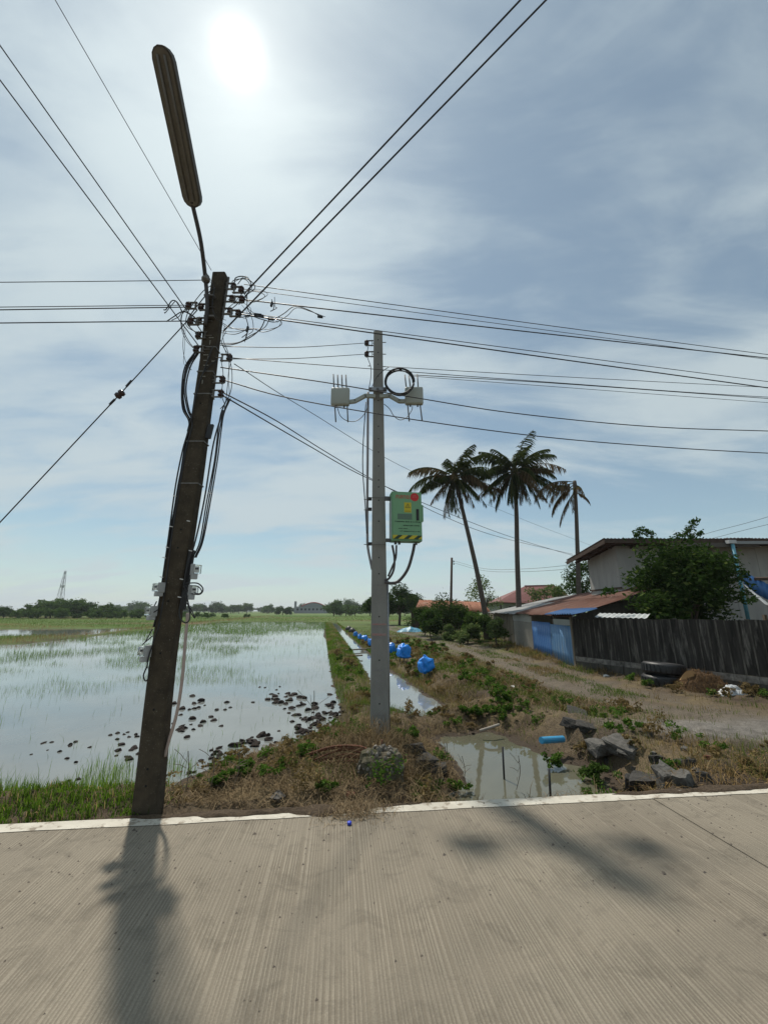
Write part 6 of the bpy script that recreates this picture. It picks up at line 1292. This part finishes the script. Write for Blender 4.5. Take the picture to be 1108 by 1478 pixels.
r_ = np.random.RandomState(77); n = 1500; P = np.stack([r_.normal(-.26, .13, n), r_.normal(3.84, .10, n), np.zeros(n)], 1); P = P[vroad(P[:, 0], P[:, 1]) < .02]; n = len(P); P[:, 2] = .006
blades(P, U(n, .04, .14, 78), U(n, .003, .005, 79), 2.8, colr(n, (.14, .10, .06), (.32, .25, .16), 80), MT['straw'], 'spilled_straw', 'dry straw spilled over the white line onto the road', 'dry straw', curl=.1, seed=81)
# green weeds: leafy clumps
def weed(px, py, r_, h_, n, cols, seed, label, leaf=.03):
    zg = -.15
    for _ in range(8): p = G(px, py, zg); zg = .5 * zg + .5 * max(hz1(p.x, p.y), WL)
    p = G(px, py, zg); V, Qd, c = crown_mesh('w', n, r_, r_ * .8, h_ * .55, leaf, cols, seed, 12, .2, upright=.5); V[:, 2] = np.maximum(V[:, 2] + h_ * .5, .01)
    o = np_mesh('weed_clump', V, Qd, None, c, MT['leaf'], None); o.location = (p.x, p.y, zg); return tag(o, label, 'weeds', 'green weeds on the banks')
WG = [(.035, .075, .014), (.10, .17, .035), (.2, .17, .07)]
for i, a in enumerate(((355, 1120, .20, .15, 700, 'bright green weeds at the water edge near the rebar'), (320, 1132, .14, .10, 400, 'bright green weed tuft nearest the old pole on the paddy shore'), (410, 1112, .16, .12, 420, 'green weeds under the tips of the rebar'), (450, 1098, .16, .12, 420, 'green weeds along the middle of the rebar'), (590, 1068, .22, .16, 700, 'green weed patch at the foot of the newer pole'),
        (570, 1062, .12, .12, 300, 'small weed tuft against the newer pole conduit'), (620, 1140, .14, .14, 320, 'weedy tuft in the dry stalks by the pond corner'), (660, 1145, .16, .12, 300, 'weedy tuft between the pond and the white line'), (690, 1035, .35, .22, 900, 'green weeds on the far pond bank'), (725, 1012, .45, .25, 900, 'green weeds on the ditch bank under the track'),
        (470, 1145, .10, .10, 220, 'lone weed tuft in the straw by the road'), (870, 1130, .30, .25, 800, 'weeds hanging over the pond beside the rubble'), (800, 1110, .2, .18, 400, 'weeds under the blue pipe'), (905, 1056, .30, .16, 500, 'green weeds above the pale boulders'), (675, 985, .4, .25, 600, 'green weeds on the bank behind the first blue sack'))):
    weed(*a[:5], WG if i != 11 else MDG, 300 + i, a[5], .028 if a[1] > 1050 else .045)
# scattered low weeds and dry tussocks on the banks
r_ = np.random.RandomState(123); X = r_.uniform(-2.2, 8.5, 900); Y = 4.2 * (26 / 4.2) ** r_.uniform(size=900); dd = wdist(X, Y)[0]; tr = np.abs(pdist(TRACK, X, Y)); fx_ = (X - fF.x) * fn.x + (Y - fF.y) * fn.y
gx = np.exp(-(((X - 5.6) / 2.3) ** 2 + ((Y - 6.6) / 0.85) ** 2) ** 2)
k = (dd > .08) & (vroad(X, Y) > .2) & (tr > 1.25) & ((fx_ > .15) & (Y < 14) | (Y >= 14) & (X < w0.x - .4)) & (sdf(PADDY, X, Y) > .1) & (gx < .3) & (X < 1.05 * Y); X, Y = X[k][:260], Y[k][:260]
Va, Qa, Ca, nb = [], [], [], 0
for i in range(len(X)):
    sz = r_.uniform(.06, .2) * (1 + Y[i] * .03); V, Qd, c = crown_mesh('w', int(r_.uniform(120, 300)), sz, sz, sz * r_.uniform(.4, .9), .013 + .0017 * Y[i], WG if r_.uniform() < .42 else [(.10, .075, .035), (.22, .165, .08)], 500 + i, 6, .2, upright=.5)
    V[:, 2] = np.maximum(V[:, 2] + sz * .5, .005); Va.append(V + np.array((X[i], Y[i], float(height(X[i:i + 1], Y[i:i + 1])[0])))); Qa.append(Qd + nb); nb += len(V); Ca.append(c)
tag(np_mesh('low_weeds', np.vstack(Va), np.vstack(Qa), None, np.vstack(Ca), MT['leaf']), 'low mixed weeds and dry tussocks scattered over the banks', 'weeds', kind='stuff')
# bare twigs
MT['twig'] = pm('grey_twig', (.20, .16, .12), (.12, .10, .075), 30, rough=.95)
r_ = random.Random(9)
for i, (x, y, hpx, lab) in enumerate(((262, 1160, 60, 'bare forked twig on the paddy shore beside the old pole'), (300, 1150, 55, 'bare leaning twig on the sandy verge'), (335, 1140, 45, 'bare twig over the sandy verge near the weeds'), (445, 1080, 70, 'tall bare twig standing behind the rebar'), (640, 1120, 40, 'bare twig over the pond corner'), (668, 1135, 35, 'short bare twig in the pond shallows'), (745, 1140, 40, 'bare twig standing in the pond near the stake'))):
    p = G(x, y, -.2); zg = max(hz1(p.x, p.y), WL - .1); p = G(x, y, zg); h_ = hpx * p.y / F; mb = MB(); t_ = Vector((p.x + r_.uniform(-.1, .15), p.y + r_.uniform(-.05, .05), zg + h_)); mb.tube(smooth_path([p, p.lerp(t_, .5) + Vector((.03, 0, 0)), t_]), .004, 5)
    tw_ = thing('bare_twig', lab, 'twig', p, 'bare twigs'); mb.build('stem', MT['twig'], tw_)
    for k in range(5):
        s_ = p.lerp(t_, r_.uniform(.2, .85)); e_ = s_ + Vector((r_.uniform(-.5, .5), r_.uniform(-.2, .2), r_.uniform(.1, .5))) * h_ * .7; MB().tube([s_, s_.lerp(e_, .5) + Vector((0, 0, .01)), e_], .0026, 4).build('side_twig', MT['twig'], tw_)
# grit and crumbs on the road, clods of earth along the verge
r_ = np.random.RandomState(90); V = []; T = []
for k in range(520):
    u = r_.uniform(-3.2, 3.6); v = -.02 - abs(r_.normal(0, .8)) ** 1.2; q = rp(u, v, .0); s = r_.uniform(.003, .009) * (1.8 if r_.uniform() < .04 else 1); k0 = len(V)
    for d in ((1, 0, 0), (-.5, .8, 0), (-.6, -.7, 0), (.1, .05, .9)): V.append((q.x + d[0] * s * r_.uniform(.7, 1.3), q.y + d[1] * s, q.z + d[2] * s + .0005))
    T += [(k0, k0 + 1, k0 + 3), (k0 + 1, k0 + 2, k0 + 3), (k0 + 2, k0, k0 + 3)]
tag(np_mesh('road_grit', V, None, T, None, pm('dark_grit', (.06, .05, .045), (.12, .1, .08), 30, rough=.95)), 'dark crumbs of earth and grit scattered over the road', 'grit', kind='stuff')
V = []; Qd = []; me = rock_mesh('c', 5, 1); bv = np.array([v.co[:] for v in me.vertices]); bf = np.array([p.vertices[:] for p in me.polygons]); r_ = np.random.RandomState(91); X = r_.uniform(-4, 7, 5200); Y = r_.uniform(3.6, 12, 5200); d = wdist(X, Y)[0]
k = (vroad(X, Y) > .05) & (d > -.08) & (d < 1.2) & (fbm(X * 2, Y * 2, 95, 3) > .45); X, Y = X[k], Y[k]; Z = height(X, Y); allV = []; allF = []
for i in range(len(X)):
    s = r_.uniform(.015, .06) * (1.0 if r_.uniform() < .8 else 1.6); a = r_.uniform(0, 6.28); c_, s2 = math.cos(a), math.sin(a); v = bv * s; v = np.stack([v[:, 0] * c_ - v[:, 1] * s2, v[:, 0] * s2 + v[:, 1] * c_, v[:, 2]], 1) + (X[i], Y[i], Z[i]); allF.append(bf + len(bv) * i); allV.append(v)
nV = np.vstack(allV); tag(np_mesh('earth_crumbs', nV, None, np.vstack(allF), ground_color(nV[:, 0], nV[:, 1]) * .8, MT['earth']), 'loose crumbs of brown earth on the banks', 'earth', kind='stuff')

# soil and straw spilled over the edge line, roots on the earth heap
def blanket(name, label, pxs, w, h, seed):
    P = [G(x, y, 0) for x, y in pxs]; n = 60; V = []; m_ = 8
    for i in range(n + 1):
        t = i / n * (len(P) - 1); k = min(int(t), len(P) - 2); c = P[k].lerp(P[k + 1], t - k); env = math.sin(math.pi * i / n) ** .5
        for j in range(m_ + 1):
            s = -1 + 2 * j / m_; nz = float(fbm(np.array([c.x * 6 + seed]), np.array([c.y * 6 + s * 2]), seed, 4)[0]); wd_ = w * env * (.5 + nz)
            q = c + e2 * (s * wd_); V.append((q.x, q.y, -.012 + (.012 + h * (1.6 * nz - .2) * env) * (1 - s * s) ** .7))
    Qd = [(i * (m_ + 1) + j, (i + 1) * (m_ + 1) + j, (i + 1) * (m_ + 1) + j + 1, i * (m_ + 1) + j + 1) for i in range(n) for j in range(m_)]
    V = np.array(V); o = np_mesh(name, V, Qd, None, np.array([(.085, .062, .042)]) * (0.7 + .6 * fbm(V[:, 0] * 14, V[:, 1] * 14, 5, 3))[:, None], MT['earth']); o.data.polygons.foreach_set('use_smooth', [True] * len(o.data.polygons)); return tag(o, label, 'soil', kind='stuff')
blanket('spilled_soil', 'dark soil spilled over the white line before the concrete stump', [(395, 1172), (440, 1170), (490, 1171), (535, 1166)], .10, .035, 4)
blanket('verge_soil', 'strip of dark soil heaped against the edge of the road slab', [(140, 1184), (220, 1180), (320, 1176), (400, 1172), (470, 1168), (560, 1163), (625, 1160)], .07, .03, 7)
blanket('verge_soil', 'strip of dry soil along the road slab beside the rubble', [(880, 1148), (950, 1144), (1030, 1140), (1108, 1135), (1200, 1131)], .07, .03, 9)
r_ = np.random.RandomState(65); n = 900; q = r_.uniform(0, 1, n) ** .5; a = r_.uniform(0, 6.283, n); X = hc.x + .6 * q * np.cos(a); Y = hc.y + .48 * q * np.sin(a); Z = height(X, Y) + .36 * np.clip(1 - q * q, 0, 1) ** .8
blades(np.stack([X, Y, Z], 1), U(n, .05, .22, 66), U(n, .006, .012, 67), 1.6, colr(n, (.05, .032, .018), (.17, .11, .06), 68), MT['straw'], 'heap_roots', 'dry roots and straw tangled in the brown earth heap', 'dry straw', seed=69)
# ------------------------------------------------------------------ thin tropical haze
m, t, o = newmat('thin_haze'); v_ = t.nodes.new('ShaderNodeVolumePrincipled'); v_.inputs['Color'].default_value = (.86, .92, 1.0, 1); v_.inputs['Density'].default_value = 0.00028; v_.inputs['Anisotropy'].default_value = 0.2
t.links.new(v_.outputs[0], o.inputs['Volume'])
mb = MB(); mb.box((0, 1700, 33), (6400, 5000, 70)); hzo = mb.build('haze', m); hzo['kind'] = 'stuff'; tag(hzo, 'thin pale haze over the fields', 'haze')
